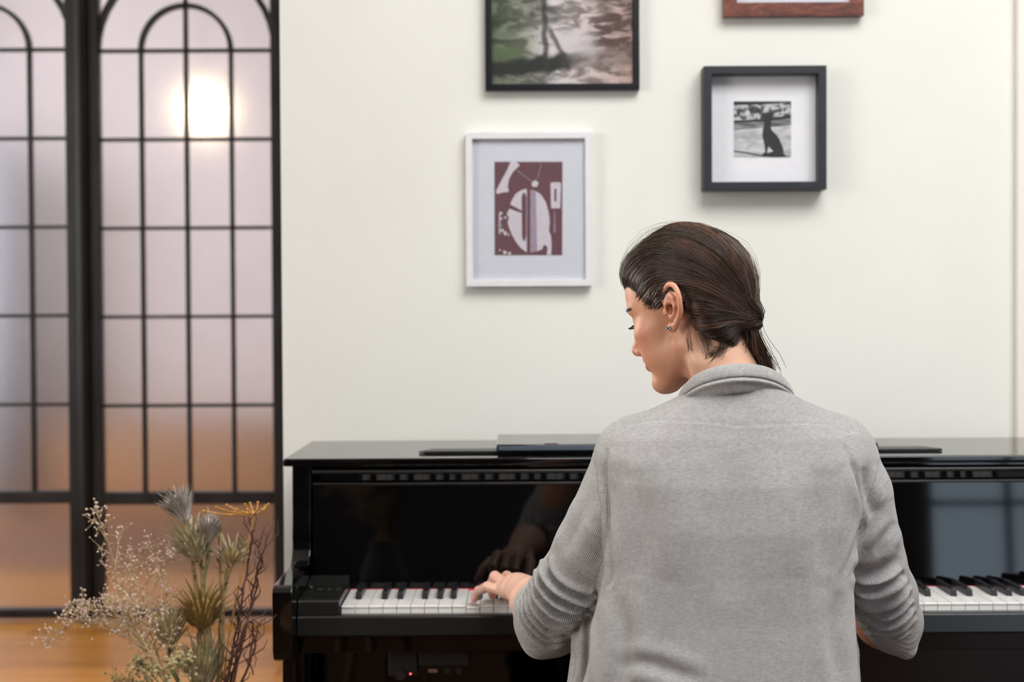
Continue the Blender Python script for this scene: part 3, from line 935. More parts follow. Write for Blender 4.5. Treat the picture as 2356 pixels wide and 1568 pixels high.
def np_mesh(name, V, Q, mat, parent, smooth=True, attrs=None):
    me = bpy.data.meshes.new(name)
    V = np.asarray(V, np.float32); Q = np.asarray(Q, np.int32)
    me.vertices.add(len(V)); me.vertices.foreach_set('co', V.ravel())
    k = Q.shape[1]
    me.loops.add(Q.size); me.loops.foreach_set('vertex_index', Q.ravel())
    me.polygons.add(len(Q))
    me.polygons.foreach_set('loop_start', np.arange(len(Q), dtype=np.int32) * k)
    me.polygons.foreach_set('use_smooth', np.full(len(Q), smooth))
    me.update(calc_edges=True)
    for an, (typ, arr) in (attrs or {}).items():
        at = me.attributes.new(an, typ, 'POINT')
        at.data.foreach_set('color' if typ == 'FLOAT_COLOR' else 'value', np.asarray(arr, np.float32).ravel())
    return link_mesh(name, me, mat, parent)

def seg_dist(X, poly):
    """distance of 2-D points to a polyline, signed side, and 0..1 position along it"""
    poly = np.asarray(poly, float)
    best = np.full(len(X), 1e9); side = np.zeros(len(X)); pos = np.zeros(len(X))
    L = np.r_[0, np.cumsum(np.linalg.norm(np.diff(poly, axis=0), axis=1))]
    for i in range(len(poly) - 1):
        a, b = poly[i], poly[i + 1]; ba = b - a
        t = np.clip(((X - a) @ ba) / (ba @ ba), 0, 1)
        d = X - a - t[:, None] * ba
        r = np.linalg.norm(d, axis=1)
        m = r < best
        best[m] = r[m]
        side[m] = np.sign(ba[0] * d[m, 1] - ba[1] * d[m, 0])
        pos[m] = (L[i] + t[m] * (L[i + 1] - L[i])) / L[-1]
    return best, side, pos

def catmull(pts, n=8):
    p = np.asarray(pts, float)
    q = np.vstack([2 * p[0] - p[1], p, 2 * p[-1] - p[-2]])
    out = []
    for i in range(1, len(q) - 2):
        for t in np.arange(n) / n:
            a, b, c, d = q[i - 1], q[i], q[i + 1], q[i + 2]
            out.append(.5 * ((2 * b) + (c - a) * t + (2 * a - 5 * b + 4 * c - d) * t * t + (-a + 3 * b - 3 * c + d) * t ** 3))
    out.append(p[-1])
    return np.array(out)

PV = lambda x, y, d: np.array(P(x, y, d))

# ------------------------------------------------------------------ the pianist
person = thing('person', 'person in a grey knit cardigan with a low ponytail, playing the piano', 'person', (0.28, 1.86, 0.0))

# skin -------------------------------------------------------------
m_skin, nt, b = new_mat('skin')
at = nt.nodes.new('ShaderNodeAttribute'); at.attribute_name = 'tint'
n = noise(nt, tex_coord(nt), 260, 3)
n2 = noise(nt, tex_coord(nt), 40, 3)
mot = ramp(nt, n2, [(.3, (.94, .92, .91, 1)), (.7, (1.05, 1.03, 1.02, 1))])
nt.links.new(mixc(nt, 1.0, at.outputs['Color'], mot, 'MULTIPLY'), b.inputs['Base Color'])
b.inputs['Roughness'].default_value = 0.42
b.inputs['Specular IOR Level'].default_value = 0.45
b.inputs['Subsurface Weight'].default_value = 0.12
b.inputs['Subsurface Radius'].default_value = (1.0, 0.35, 0.2)
b.inputs['Subsurface Scale'].default_value = 0.006
bump(nt, n, 0.06, 0.001, b)

SK = np.array([0.68, 0.335, 0.205])
BL = np.array([0.62, 0.25, 0.16])

# head: local axes (forward, left, up) with the origin between the ears
HS = 0.862
HY, HP, HR = math.radians(36), math.radians(17.5), math.radians(1.0)
HO = np.array([0.2475, 1.93, 1.210])
def rotz(a): c, s = math.cos(a), math.sin(a); return np.array([[c, -s, 0], [s, c, 0], [0, 0, 1]])
Bm = np.array([[-1, 0, 0], [0, -1, 0], [0, 0, 1.]])
c_, s_ = math.cos(HP), math.sin(HP); Pm = np.array([[c_, 0, s_], [0, 1, 0], [-s_, 0, c_]])
c_, s_ = math.cos(HR), math.sin(HR); Rm_ = np.array([[1, 0, 0], [0, c_, -s_], [0, s_, c_]])
HM = rotz(-HY) @ Bm @ Pm @ Rm_
HO = HO + (.925 - HS) * HM @ np.array([-.012, .078, .003])
def h2w(p): return HS * np.asarray(p) @ HM.T + HO
def w2h(p): return ((np.asarray(p) - HO) @ HM) / HS

neck_base = w2h(PV(1692, 935, 1.885))
neck_mid = w2h(PV(1668, 850, 1.90))

hd = Field((-.15, -.115, -.25), (.135, .115, .14), .0014)
hd.ell((0, 0, .042), (.094, .073, .083), .01)
hd.ell((.040, 0, -.008), (.054, .057, .082), .03)
hd.ell((.056, 0, .050), (.040, .054, .045), .02)
for s in (1, -1):
    hd.cone((.006, .045 * s, -.052), (.074, .014 * s, -.091), .017, .016, .022)
    hd.ell((.060, .042 * s, -.014), (.026, .019, .017), .018)
    hd.ell((.058, .031 * s, -.046), (.030, .023, .030), .02)
    hd.ell((.070, .028 * s, .0275), (.022, .024, .010), .012)                # brow
hd.ell((.083, 0, -.092), (.017, .019, .015), .016)
hd.ell((.074, 0, -.052), (.024, .026, .028), .016)
for s in (1, -1):
    hd.ell((.101, .031 * s, .011), (.017, .017, .0105), .010, 'sub')
    hd.ell((.0755, .0315 * s, .0095), (.0135, .0145, .0125), .004)
hd.chain([(.090, 0, .018), (.102, 0, -.006), (.1115, 0, -.0265)], [.0075, .008, .0095], .008)
hd.ell((.1125, 0, -.029), (.0105, .0105, .009), .006)
for s in (1, -1):
    hd.ell((.1015, .0125 * s, -.034), (.0105, .0068, .0078), .005)
    hd.ell((.108, .0065 * s, -.041), (.0055, .0036, .004), .002, 'sub')
hd.chain([(.090, -.021, -.0535), (.0975, -.008, -.0485), (.0985, 0, -.0495), (.0975, .008, -.0485), (.090, .021, -.0535)], [.0035, .0052, .005, .0052, .0035], .006)
hd.chain([(.089, -.019, -.0575), (.0955, -.007, -.0615), (.0955, .007, -.0615), (.089, .019, -.0575)], [.0035, .006, .006, .0035], .006)
# neck with the long side muscle
hd.chain([(-.030, 0, .0), neck_mid, neck_base], [.050, .046, .054], .03)
for s in (1, -1):
    hd.chain([(-.018, .050 * s, -.012), (-.012, .043 * s, -.085), (.010, .030 * s, -.16)], [.015, .014, .013], .015)
skull_F = hd.F.copy()
# the ear
def ear(s):
    def E(a, b_, o):                                                       # a backward, b up, o outward from the skull
        ca, sa = math.cos(.20), math.sin(.20)
        a2, b2 = a * ca + b_ * -sa * -1 * -1, b_ * ca + a * sa * -1
        a2 = a * ca - b_ * -sa; b2 = -a * sa + b_ * ca
        a2 *= 1.18; b2 *= 1.13
        return (-.001 - a2, (.0675 + o + .003 + max(0, a2) * .50) * s, .003 + b2)
    hd.ell(E(.010, .003, .004), (.016, .0045, .024), .006)
    hx = np.array([E(*p) for p in ((-.001, .000, .005), (-.006, .012, .0055), (-.003, .024, .0065), (.007, .0315, .0075), (.018, .029, .0075), (.0245, .018, .0075), (.0255, .004, .007), (.021, -.010, .006), (.013, -.020, .005), (.006, -.026, .005))])
    hx2 = catmull(hx, 4)
    hd.chain(list(hx2), list(np.interp(np.linspace(0, 9, len(hx2)), np.arange(10), [.0028, .0032, .0034, .0036, .0036, .0035, .0034, .0034, .0038, .0045])), .0022)
    hd.ell(E(.003, -.025, .0055), (.0075, .0042, .0085), .005)
    hd.chain([E(*p) for p in ((.008, .021, .006), (.0145, .013, .0075), (.0155, .002, .008), (.011, -.009, .0075), (.004, -.013, .007))], [.0025, .0032, .0034, .0032, .003], .0025)
    hd.chain([E(*p) for p in ((.0145, .013, .0075), (.004, .018, .006))], [.0028, .0022], .0025)
    hd.ell(E(-.0045, -.004, .006), (.0042, .0038, .0062), .0035)
    hd.ell(E(.0045, -.001, .010), (.0075, .0085, .0085), .003, 'sub')
    hd.ell(E(.0195, .012, .0115), (.0022, .004, .012), .002, 'sub')
    return E
EarL = ear(1); ear(-1)
Vh, Qh = hd.mesh()
Vh = smooth_mesh(Vh, Qh, 2, .45)

def pix2head(px, py):
    """point of the head's surface seen at a photograph position, in head axes"""
    o_h = w2h(np.array([0, 0, CAMZ])); q_h = w2h(PV(px, py, 1.93)) - o_h
    for t in np.arange(.90, 1.08, .0003):
        p_ = o_h + q_h * t
        ix = np.round((p_ - hd.lo) / hd.h).astype(int)
        if (ix < 0).any() or (ix >= hd.n).any(): continue
        if skull_F[tuple(ix)] < 0: return p_
    return None
# painted skin tones: lips, brow, cheek, ear
def blob(V, c, r): return np.exp(-(((V - np.array(c)) / np.array(r)) ** 2).sum(1))
Vs = Vh * np.array([1, 1, 1]); Va = Vs.copy(); Va[:, 1] = np.abs(Va[:, 1])
tint = np.tile(SK, (len(Vh), 1))
def lighten_neck():
    w = np.clip((-.045 - Vh[:, 2]) / .03, 0, 1) * np.clip((.02 - Vh[:, 0]) / .03, 0, 1)
    return w
def mixt(w, col):
    global tint
    tint = tint * (1 - w[:, None]) + np.array(col) * w[:, None]
mixt(.55 * blob(Va, (.07, .048, -.022), (.03, .03, .026)), BL)
mixt(.5 * blob(Va, (.118, 0, -.031), (.016, .02, .016)), (.62, .24, .18))
mixt(.35 * blob(Va, (-.012, .085, .004), (.03, .016, .04)), (.64, .25, .17))
lip = np.maximum(blob(Va, (.100, .004, -.049), (.008, .018, .005)), blob(Va, (.098, .004, -.0615), (.008, .016, .006)))
mixt(np.clip(lip * 1.3, 0, .85), (.42, .12, .11))
mixt(np.clip(1.4 * blob(Va, (.094, .018, .0295), (.02, .012, .0035)) + 1.3 * blob(Va, (.086, .036, .0305), (.02, .014, .0033)), 0, .85), (.06, .03, .02))
mixt(.35 * blob(Va, (.088, .032, .016), (.012, .02, .006)), (.45, .20, .15))
mixt(.25 * blob(Va, (.02, .05, -.07), (.04, .02, .05)), (.50, .26, .19))
mixt(.8 * lighten_neck(), (.72, .45, .325))  # shaded face against lighter neck, the difference put into the skin colour
body_V = [h2w(Vh)]; body_Q = [Qh]; body_T = [tint]

# hands and forearms ------------------------------------------------
def hand_field(wrist, elbow, fingers, palm, thumb, lo, hi):
    f = Field(lo, hi, .00135)
    f.chain([elbow, elbow * .55 + wrist * .45, wrist], [.037, .034, .0255], .012)
    # flatten the wrist a little by two parallel cords
    for mcp in palm: f.chain([wrist, wrist * .35 + mcp[0] * .65, mcp[0]], [.019, .0135, mcp[1]], .012)
    for i in range(len(palm) - 1):
        m = (palm[i][0] + palm[i + 1][0]) / 2
        f.cone(wrist * .4 + m * .6, m, .013, .0105, .008)
    F0 = f.F.copy()
    for pts, rad in fingers:
        f.chain(pts, rad, .0028)
    f.chain(*thumb, .004)
    V, Q = f.mesh()
    return smooth_mesh(V, Q, 2, .4), Q

# left hand resting on the low keys
wl = PV(1204, 1360, 2.245); el = PV(1250, 1402, 2.03)
kz = ZK
mcp_p = PV(1158, 1358, 2.325); mcp_r = PV(1166, 1344, 2.338); mcp_m = PV(1181, 1336, 2.345); mcp_i = PV(1198, 1336, 2.345)
fing = [
    ([mcp_p, PV(1122, 1349, 2.362), PV(1102, 1358, 2.395), PV(1091, 1377, 2.418)], [.0098, .0085, .0078, .0066]),
    ([mcp_r, PV(1139, 1326, 2.385), PV(1129, 1345, 2.425), PV(1133, 1369, 2.440)], [.0105, .0092, .0082, .0070]),
    ([mcp_m, PV(1166, 1326, 2.402), PV(1158, 1346, 2.440), PV(1159, 1368, 2.448)], [.0108, .0094, .0084, .0072]),
    ([mcp_i, PV(1190, 1330, 2.402), PV(1184, 1350, 2.436), PV(1184, 1370, 2.444)], [.0105, .0092, .0082, .0070]),
]
thumb = ([wl * .6 + mcp_i * .4 + np.array([.012, 0, -.006]), PV(1226, 1366, 2.335), PV(1222, 1376, 2.385), PV(1214, 1381, 2.418)], [.0145, .0115, .0098, .0078])
lo = np.minimum.reduce([wl, el, fing[0][0][-1]]) - np.array([.06, .06, .06]); hi = np.array([.09, 2.49, .86])
V, Q = hand_field(wl, el, fing, [(mcp_p, .0105), (mcp_r, .0115), (mcp_m, .0118), (mcp_i, .0115)], thumb, lo, hi)
def hand_tint(V, tips, knuck):
    t = np.tile(np.array([.76, .46, .35]), (len(V), 1))
    for p in tips:
        w = .6 * np.exp(-(np.linalg.norm(V - p, axis=1) / .017) ** 2)
        t = t * (1 - w[:, None]) + np.array([.72, .29, .24]) * w[:, None]
    for p in knuck:
        w = .35 * np.exp(-(np.linalg.norm(V - p, axis=1) / .013) ** 2)
        t = t * (1 - w[:, None]) + np.array([.74, .35, .28]) * w[:, None]
    return t
body_V.append(V); body_Q.append(Q); body_T.append(hand_tint(V, [f_[0][-1] for f_ in fing], [f_[0][1] for f_ in fing]))
nails = [(f_[0][-2], f_[0][-1]) for f_ in fing]

# right hand, mostly behind the body
wr = PV(1952, 1382, 2.25); er = PV(2044, 1414, 2.05)
mp = [PV(1946, 1345, 2.335), PV(1930, 1334, 2.345), PV(1912, 1334, 2.35), PV(1898, 1340, 2.345)]
fr_ = []
for i, m_ in enumerate(mp):
    d0 = np.array([.006 * (1.5 - i) + .003, .052, .004]); d1 = np.array([0, .028, -.022]); d2 = np.array([0, .010, -.022])
    p1 = m_ + d0; p2 = p1 + d1; p3 = p2 + d2
    p3[2] = kz + .008; p2[2] = max(p2[2], kz + .022)
    fr_.append(([m_, p1, p2, p3], [.0102, .009, .008, .0068]))
th = ([wr * .6 + mp[3] * .4 + np.array([-.012, 0, -.006]), PV(1880, 1372, 2.335), PV(1878, 1378, 2.385), PV(1882, 1382, 2.418)], [.0145, .0115, .0098, .0078])
V, Q = hand_field(wr, er, fr_, [(m_, .0112) for m_ in mp], th, np.array([.42, 1.99, .69]), np.array([.62, 2.50, .86]))
body_V.append(V); body_Q.append(Q); body_T.append(hand_tint(V, [f_[0][-1] for f_ in fr_], [f_[0][1] for f_ in fr_]))

# trunk, arms and legs under the clothes
shl, shr = PV(1465, 1065, 1.90), PV(1912, 1060, 1.90)
ebl, ebr = PV(1263, 1424, 2.0), PV(2034, 1424, 2.0)
hipc = np.array([.275, 1.84, .575])
tb = Field((-.05, 1.60, 0.0), (.62, 2.55, 1.16), .007)
tb.chain([PV(1692, 935, 1.885), PV(1690, 1010, 1.89)], [.052, .06], .03)
tb.ell((.278, 1.875, .95), (.125, .085, .14), .04).ell((.275, 1.86, .72), (.115, .085, .16), .05).ell(hipc, (.15, .11, .09), .05)
for s, e, w in ((shl, ebl, wl), (shr, ebr, wr)):
    tb.cone(PV(1690, 990, 1.885), s, .05, .045, .03)
    tb.chain([s, e, e * .6 + w * .4], [.045, .038, .034], .02)
for sx_ in (-1, 1):
    hp = hipc + np.array([.075 * sx_, .03, -.02]); kn = np.array([.275 + .12 * sx_, 2.27, .515]); an = np.array([.275 + .12 * sx_, 2.28, .09])
    tb.chain([hp, kn, an], [.075, .052, .036], .03).cone(an + np.array([0, -.03, -.055]), an + np.array([.02 * sx_, .13, -.062]), .03, .024, .02)
V, Q = tb.mesh()
body_V.append(V); body_Q.append(Q); body_T.append(np.tile(SK, (len(V), 1)))
off = 0; QQ = []
for v_, q_ in zip(body_V, body_Q):
    QQ.append(q_ + off); off += len(v_)
BT = np.concatenate(body_T)
body = np_mesh('body', np.concatenate(body_V), np.concatenate(QQ), m_skin, person, True, {'tint': ('FLOAT_COLOR', np.c_[BT, np.ones(len(BT))])})
# finger nails
m_nail = simple('nail', (.70, .40, .34, 1), .25, .04, 80)
for a, c in nails:
    ax_ = (c - a) / np.linalg.norm(c - a)
    upv = np.array([0, 0, 1.]) - ax_ * ax_[2]; upv /= np.linalg.norm(upv)
    MB().ball(Vector(c - ax_ * .002 + upv * .0052), (.0042, .0042, .0062), axis=Vector(ax_), n=10, m=7).build('finger_nail', m_nail, body, True)

# trousers and shoes, below the frame
tr = Field((.0, 1.66, .05), (.56, 2.36, .74), .007)
tr.ell(hipc, (.158, .118, .098), .05)
for sx_ in (-1, 1):
    hp = hipc + np.array([.075 * sx_, .03, -.02]); kn = np.array([.275 + .12 * sx_, 2.27, .515]); an = np.array([.275 + .12 * sx_, 2.28, .12])
    tr.chain([hp, kn, an], [.083, .06, .048], .03)
V, Q = tr.mesh()
m_den = simple('dark_denim', (.02, .024, .04, 1), .85, .2, 200)
np_mesh('trousers', V, Q, m_den, person)
for sx_ in (-1, 1):
    an = np.array([.275 + .12 * sx_, 2.28, .03])
    f_ = Field(an - np.array([.06, .1, .04]), an + np.array([.08, .22, .09]), .005)
    f_.cone(an + np.array([0, -.03, .01]), an + np.array([.02 * sx_, .14, .0]), .04, .032, .02)
    V, Q = f_.mesh(); V[:, 2] = np.maximum(V[:, 2], .001)
    np_mesh('shoe', V, Q, m_den, person)

# ear stud
ec = h2w(EarL(.001, -.026, .0115))
es = MB().ball(Vector(ec), .0021, n=10, m=8)
for k in range(5):
    a = 2 * PI * k / 5
    es.ball(Vector(ec + HM @ np.array([.0026 * math.cos(a), .0004, .0026 * math.sin(a)])), .0012, n=6, m=5)
es.build('ear_stud', M_steel, person, True)
MB().ball(Vector(ec + HM @ np.array([0, .0018, 0])), .0015, n=8, m=6).build('ear_stud_stone', simple('dark_crystal', (.03, .03, .04, 1), .05, .1, 50), person, True)
# cardigan ----------------------------------------------------------
def MNs(nt, v):
    q = nt.nodes.new('ShaderNodeMath'); q.operation = 'MULTIPLY_ADD'; q.inputs[1].default_value = .5; q.inputs[2].default_value = .5
    nt.links.new(v, q.inputs[0]); return q.outputs[0]
def knit(name, strength=1.0):
    m, nt, b = new_mat(name)
    v = tex_coord(nt)
    big = noise(nt, v, 7, 4, .6)
    fine = noise(nt, tex_coord(nt, 'Object', (.42, .42, 1.5)), 380, 4, .7)
    mid = noise(nt, tex_coord(nt, 'Object', (.7, .7, 1.4)), 95, 4, .7)
    c1 = ramp(nt, fine, [(.28, (.30, .292, .288, 1)), (.52, (.385, .377, .372, 1)), (.75, (.485, .478, .474, 1))])
    c2 = ramp(nt, mid, [(.3, (.92, .915, .91, 1)), (.7, (1.06, 1.06, 1.06, 1))])
    c3 = ramp(nt, big, [(.3, (.95, .945, .94, 1)), (.7, (1.04, 1.04, 1.045, 1))])
    colour = mixc(nt, 1, mixc(nt, 1, c1, c2, 'MULTIPLY'), c3, 'MULTIPLY')
    b.inputs['Roughness'].default_value = .92
    b.inputs['Specular IOR Level'].default_value = .15
    b.inputs['Sheen Weight'].default_value = .25
    b.inputs['Sheen Roughness'].default_value = .5
    at = nt.nodes.new('ShaderNodeAttribute'); at.attribute_name = 'rib'
    mu = nt.nodes.new('ShaderNodeMath'); mu.operation = 'MULTIPLY'; mu.inputs[1].default_value = 2 * PI / .0020
    nt.links.new(at.outputs['Fac'], mu.inputs[0])
    sn = nt.nodes.new('ShaderNodeMath'); sn.operation = 'SINE'
    nt.links.new(mu.outputs[0], sn.inputs[0])
    ru = ramp(nt, MNs(nt, sn.outputs[0]), [(0, (.93, .93, .93, 1)), (1, (1.05, 1.05, 1.05, 1))])
    nt.links.new(mixc(nt, 1, colour, ru, 'MULTIPLY'), b.inputs['Base Color'])
    ad = nt.nodes.new('ShaderNodeMath'); ad.operation = 'MULTIPLY_ADD'; ad.inputs[1].default_value = 1.4
    nt.links.new(fine, ad.inputs[0]); nt.links.new(sn.outputs[0], ad.inputs[2])
    bump(nt, ad.outputs[0], .55 * strength, .00045, b)
    return m
m_knit = knit('grey_melange_knit')

cg = Field((-.07, 1.70, .56), (.67, 2.17, 1.13), .0027)
rows = [(868, 1622, 1768, .058, 1.892), (905, 1585, 1800, .064, 1.888), (950, 1530, 1855, .078, 1.885), (1000, 1450, 1945, .090, 1.882), (1050, 1412, 1975, .098, 1.878), (1100, 1402, 1972, .104, 1.874), (1200, 1398, 1966, .108, 1.868),
        (1300, 1392, 1960, .106, 1.862), (1400, 1372, 1956, .106, 1.856), (1500, 1352, 1960, .112, 1.852), (1568, 1342, 1968, .116, 1.850), (1750, 1318, 1990, .125, 1.848), (2000, 1300, 2010, .125, 1.848)]
zs = []; cxs = []; aa = []; bb = []; cyv = []
for (py, xl, xr, bd, cy0) in rows:
    l = P(xl, py, cy0); r = P(xr, py, cy0)
    zs.append((l.z + r.z) / 2); cxs.append((l.x + r.x) / 2); aa.append((r.x - l.x) / 2); bb.append(bd); cyv.append(cy0)
o_ = np.argsort(zs); zs = np.array(zs)[o_]; cxs = np.array(cxs)[o_]; aa = np.array(aa)[o_]; bb = np.array(bb)[o_]; cyv = np.array(cyv)[o_]
zax = cg.ax[2]
A = np.interp(zax, zs, aa); B_ = np.interp(zax, zs, bb); CX = np.interp(zax, zs, cxs); CY = np.interp(zax, zs, cyv)
ex = 2.35
qx = np.abs((cg.ax[0][:, None] - CX[None]) / A[None]) ** ex
qy = np.abs((cg.ax[1][:, None] - CY[None]) / B_[None]) ** ex
q = (qx[:, None, :] + qy[None, :, :]) ** (1 / ex)
dT = ((q - 1) * np.minimum(A, B_)[None, None] * .95).astype(np.float32)
dT = np.maximum(dT, (zax - P(1690, 868, 1.88).z)[None, None])
dT = np.maximum(dT, (.585 - zax)[None, None])
cg.F = dT.copy()
del q, qx, qy
# shoulders
cg.cone(PV(1636, 968, 1.885), PV(1470, 1050, 1.895), .040, .056, .03)
cg.cone(PV(1750, 960, 1.885), PV(1915, 1048, 1.895), .040, .056, .03)
# hanging open fronts
cg.chain([PV(1372, 1380, 1.925), PV(1350, 1480, 1.93), PV(1338, 1600, 1.93), PV(1330, 1800, 1.93)], [.012, .020, .022, .024], .008)
cg.chain([PV(1940, 1400, 1.93), PV(1940, 1500, 1.93), PV(1948, 1600, 1.93), PV(1955, 1800, 1.93)], [.012, .018, .020, .022], .008)
# sleeves
sl_l = [(1468, 1058, 1.90, .057), (1440, 1140, 1.905, .0585), (1412, 1200, 1.91, .058), (1372, 1270, 1.925, .056), (1312, 1358, 1.96, .0535), (1266, 1426, 2.0, .0500), (1252, 1404, 2.05, .0435), (1245, 1393, 2.085, .0385)]
sl_r = [(1912, 1055, 1.90, .057), (1946, 1140, 1.905, .0595), (1962, 1210, 1.91, .0565), (1990, 1290, 1.935, .053), (2030, 1366, 1.97, .0465), (2053, 1428, 2.0, .0405), (2050, 1420, 2.05, .0375), (2045, 1413, 2.09, .0360)]
for S_ in (sl_l, sl_r):
    pts = [PV(a, b, c) for a, b, c, _ in S_]; rad = [r for *_, r in S_]
    cg.chain(pts[:4], rad[:4], .012)
    cg.chain(pts[3:], rad[3:], .010)
# elbow points
cg.cone(PV(1262, 1440, 1.99), PV(1236, 1484, 1.985), .04, .014, .02)
cg.cone(PV(2052, 1440, 1.99), PV(2086, 1496, 1.985), .036, .012, .02)
# cuff openings around the forearms
cutl = wl - (wl - PV(1243, 1400, 2.055)) * .75
dl = (wl - el) / np.linalg.norm(wl - el); dr_ = (wr - er) / np.linalg.norm(wr - er)
pl_ = PV(1245, 1393, 2.085); pr_ = PV(2045, 1413, 2.09)
for p_, d_ in ((pl_, dl), (pr_, dr_)):
    sl, g = cg.sub(p_ - .07, p_ + np.array([.07, .09, .07]))
    pd = (g - p_.astype(np.float32)) @ d_.astype(np.float32) - .012
    near = nrm(g - p_.astype(np.float32)) < .075
    cg.F[sl] = np.where(near, np.maximum(cg.F[sl], pd), cg.F[sl])
    cg.cone(p_ - d_ * .012, p_ + d_ * .05, .0352 if p_ is pl_ else .0335, .0352 if p_ is pl_ else .0335, .002, 'sub')
V, Q = cg.mesh()
V = smooth_mesh(V, Q, 3, .5)
# coordinates across the ribs
Z = V[:, 2]
ang = np.arctan2(V[:, 0] - np.interp(Z, zs, cxs), -(V[:, 1] - np.interp(Z, zs, cyv)))
rib = ang * .14
dt = ((np.abs((V[:, 0] - np.interp(Z, zs, cxs)) / np.interp(Z, zs, aa)) ** ex + np.abs((V[:, 1] - np.interp(Z, zs, cyv)) / np.interp(Z, zs, bb)) ** ex) ** (1 / ex) - 1) * .1
SLV = np.zeros(len(V), bool)
for S_ in (sl_l, sl_r):
    pts = [PV(a, b, c) for a, b, c, _ in S_]
    best = np.full(len(V), 9.); rr = np.zeros(len(V))
    for i in range(len(pts) - 1):
        a, b2 = pts[i], pts[i + 1]; ba = b2 - a
        t = np.clip(((V - a) @ ba) / (ba @ ba), 0, 1)
        d_ = V - a - t[:, None] * ba
        r_ = np.linalg.norm(d_, axis=1) - (S_[i][3] + (S_[i + 1][3] - S_[i][3]) * t)
        ax_ = ba / np.linalg.norm(ba); e1 = np.cross(ax_, [0, 0, 1.]); e1 /= np.linalg.norm(e1) + 1e-9; e2 = np.cross(ax_, e1)
        m_ = r_ < best
        best[m_] = r_[m_]; rr[m_] = (np.arctan2(d_[m_] @ e1, d_[m_] @ e2)) * .052
    m_ = (best < .004) & (best < dt + .0)
    rib[m_] = rr[m_]; SLV |= m_
N = vnormals(V, Q)
XY = proj(V)
view = V - np.array([0, 0, CAMZ]); view /= np.linalg.norm(view, axis=1)[:, None]
face = np.clip((-(N * view).sum(1) + .55) / .5, 0, 1)
disp = np.zeros(len(V))
def z2(pts): return [(1000 + a / 4.042, 1180 + b / 4.042) for a, b in pts]
def z4(pts): return [(1900 + a / 2.667, 980 + b / 2.667) for a, b in pts]
def fold(poly, w, A_, ridge=.7, one=0, taper=.6, mask=None):
    d, s, p = seg_dist(XY, catmull(poly, 6))
    e = np.sin(np.clip(p, .0, 1) * PI) ** taper
    g = -A_ * np.exp(-(d / w) ** 2)
    rd = ridge * A_ * np.exp(-((d - 2.0 * w) / (1.25 * w)) ** 2)
    if one: rd = rd * np.where(s * one > 0, 1.25, .55)
    k = (g + rd) * e * face
    if mask is not None: k = k * mask
    disp[:] += k
mL = (SLV & (V[:, 0] < .2)).astype(float); mR = (SLV & (V[:, 0] > .35)).astype(float)
LF = [[(1045, 420), (1070, 520), (1130, 610), (1230, 690), (1380, 750), (1480, 770), (1570, 745)],
      [(985, 510), (1010, 610), (1075, 700), (1170, 790), (1300, 840), (1440, 850), (1520, 800)],
      [(938, 590), (970, 720), (1050, 810), (1150, 890), (1260, 925), (1390, 920), (1450, 880)],
      [(900, 660), (940, 790), (1020, 890), (1110, 970), (1220, 1000), (1370, 985)],
      [(872, 720), (905, 840), (985, 960), (1080, 1050), (1190, 1080), (1330, 1060)],
      [(840, 770), (870, 900), (945, 1020), (1040, 1110), (1120, 1130), (1270, 1110)],
      [(805, 820), (830, 960), (905, 1090), (1000, 1180), (1100, 1220), (1210, 1180)]]
for k, pl_k in enumerate(LF): fold(z2(pl_k), 5.4 - .3 * k, .0115 - .0008 * k, .8, 0, .35, mL)
RF = [[(125, 930), (200, 975), (300, 978), (400, 945), (475, 895)], [(145, 1000), (230, 1050), (330, 1060), (420, 1030), (505, 960)],
      [(175, 1070), (260, 1130), (350, 1145), (440, 1110), (515, 1040)], [(205, 1125), (290, 1178), (370, 1188), (460, 1150), (530, 1090)],
      [(222, 1180), (310, 1235), (400, 1238), (480, 1200), (540, 1150)], [(235, 1235), (330, 1284), (420, 1278), (510, 1240)],
      [(250, 1285), (350, 1332), (430, 1322), (520, 1275)]]
for k, pl_k in enumerate(RF): fold(z4(pl_k), 6.2 - .3 * k, .0092 - .0006 * k, .8, 0, .35, mR)
# soft drags on the right upper sleeve and pulls from the shoulder
fold(z4([(225, 250), (235, 380), (270, 500), (310, 540)]), 14, .0055, .8, 0)
fold(z4([(300, 780), (350, 700), (400, 630), (425, 580)]), 12, .0048, .8, 0)
fold(z4([(150, 880), (260, 890), (380, 850), (450, 800)]), 11, .0045, .8, 0)
fold(z4([(120, 120), (160, 240), (195, 400), (215, 540), (190, 680), (140, 830), (120, 900)]), 6, .0042, .5, 0, .3)
fold([(1396, 1030), (1393, 1090), (1400, 1160), (1408, 1250), (1410, 1318), (1400, 1352)], 6, .0045, .5, 0, .3)
fold([(1375, 1190), (1385, 1250), (1380, 1300)], 12, .0035, .8)
fold([(1345, 1150), (1325, 1215), (1300, 1275)], 14, .003, .8)
# back of the body
fold([(1418, 1536), (1458, 1524), (1500, 1527), (1560, 1548), (1620, 1566)], 16, .0034, .8)
fold([(1425, 1370), (1440, 1460), (1428, 1580)], 18, .0045, .8)
fold([(1930, 1360), (1918, 1460), (1934, 1590)], 18, .0045, .8)
fold([(1462, 1080), (1480, 1200), (1470, 1330)], 34, .0040, .6)
fold([(1900, 1080), (1890, 1200), (1900, 1320)], 34, .0040, .6)
fold([(1690, 1040), (1686, 1200), (1690, 1380)], 46, .0035, .5)
fold([(1350, 1405), (1352, 1480), (1346, 1568)], 6, .0045, .6, 0, .3)
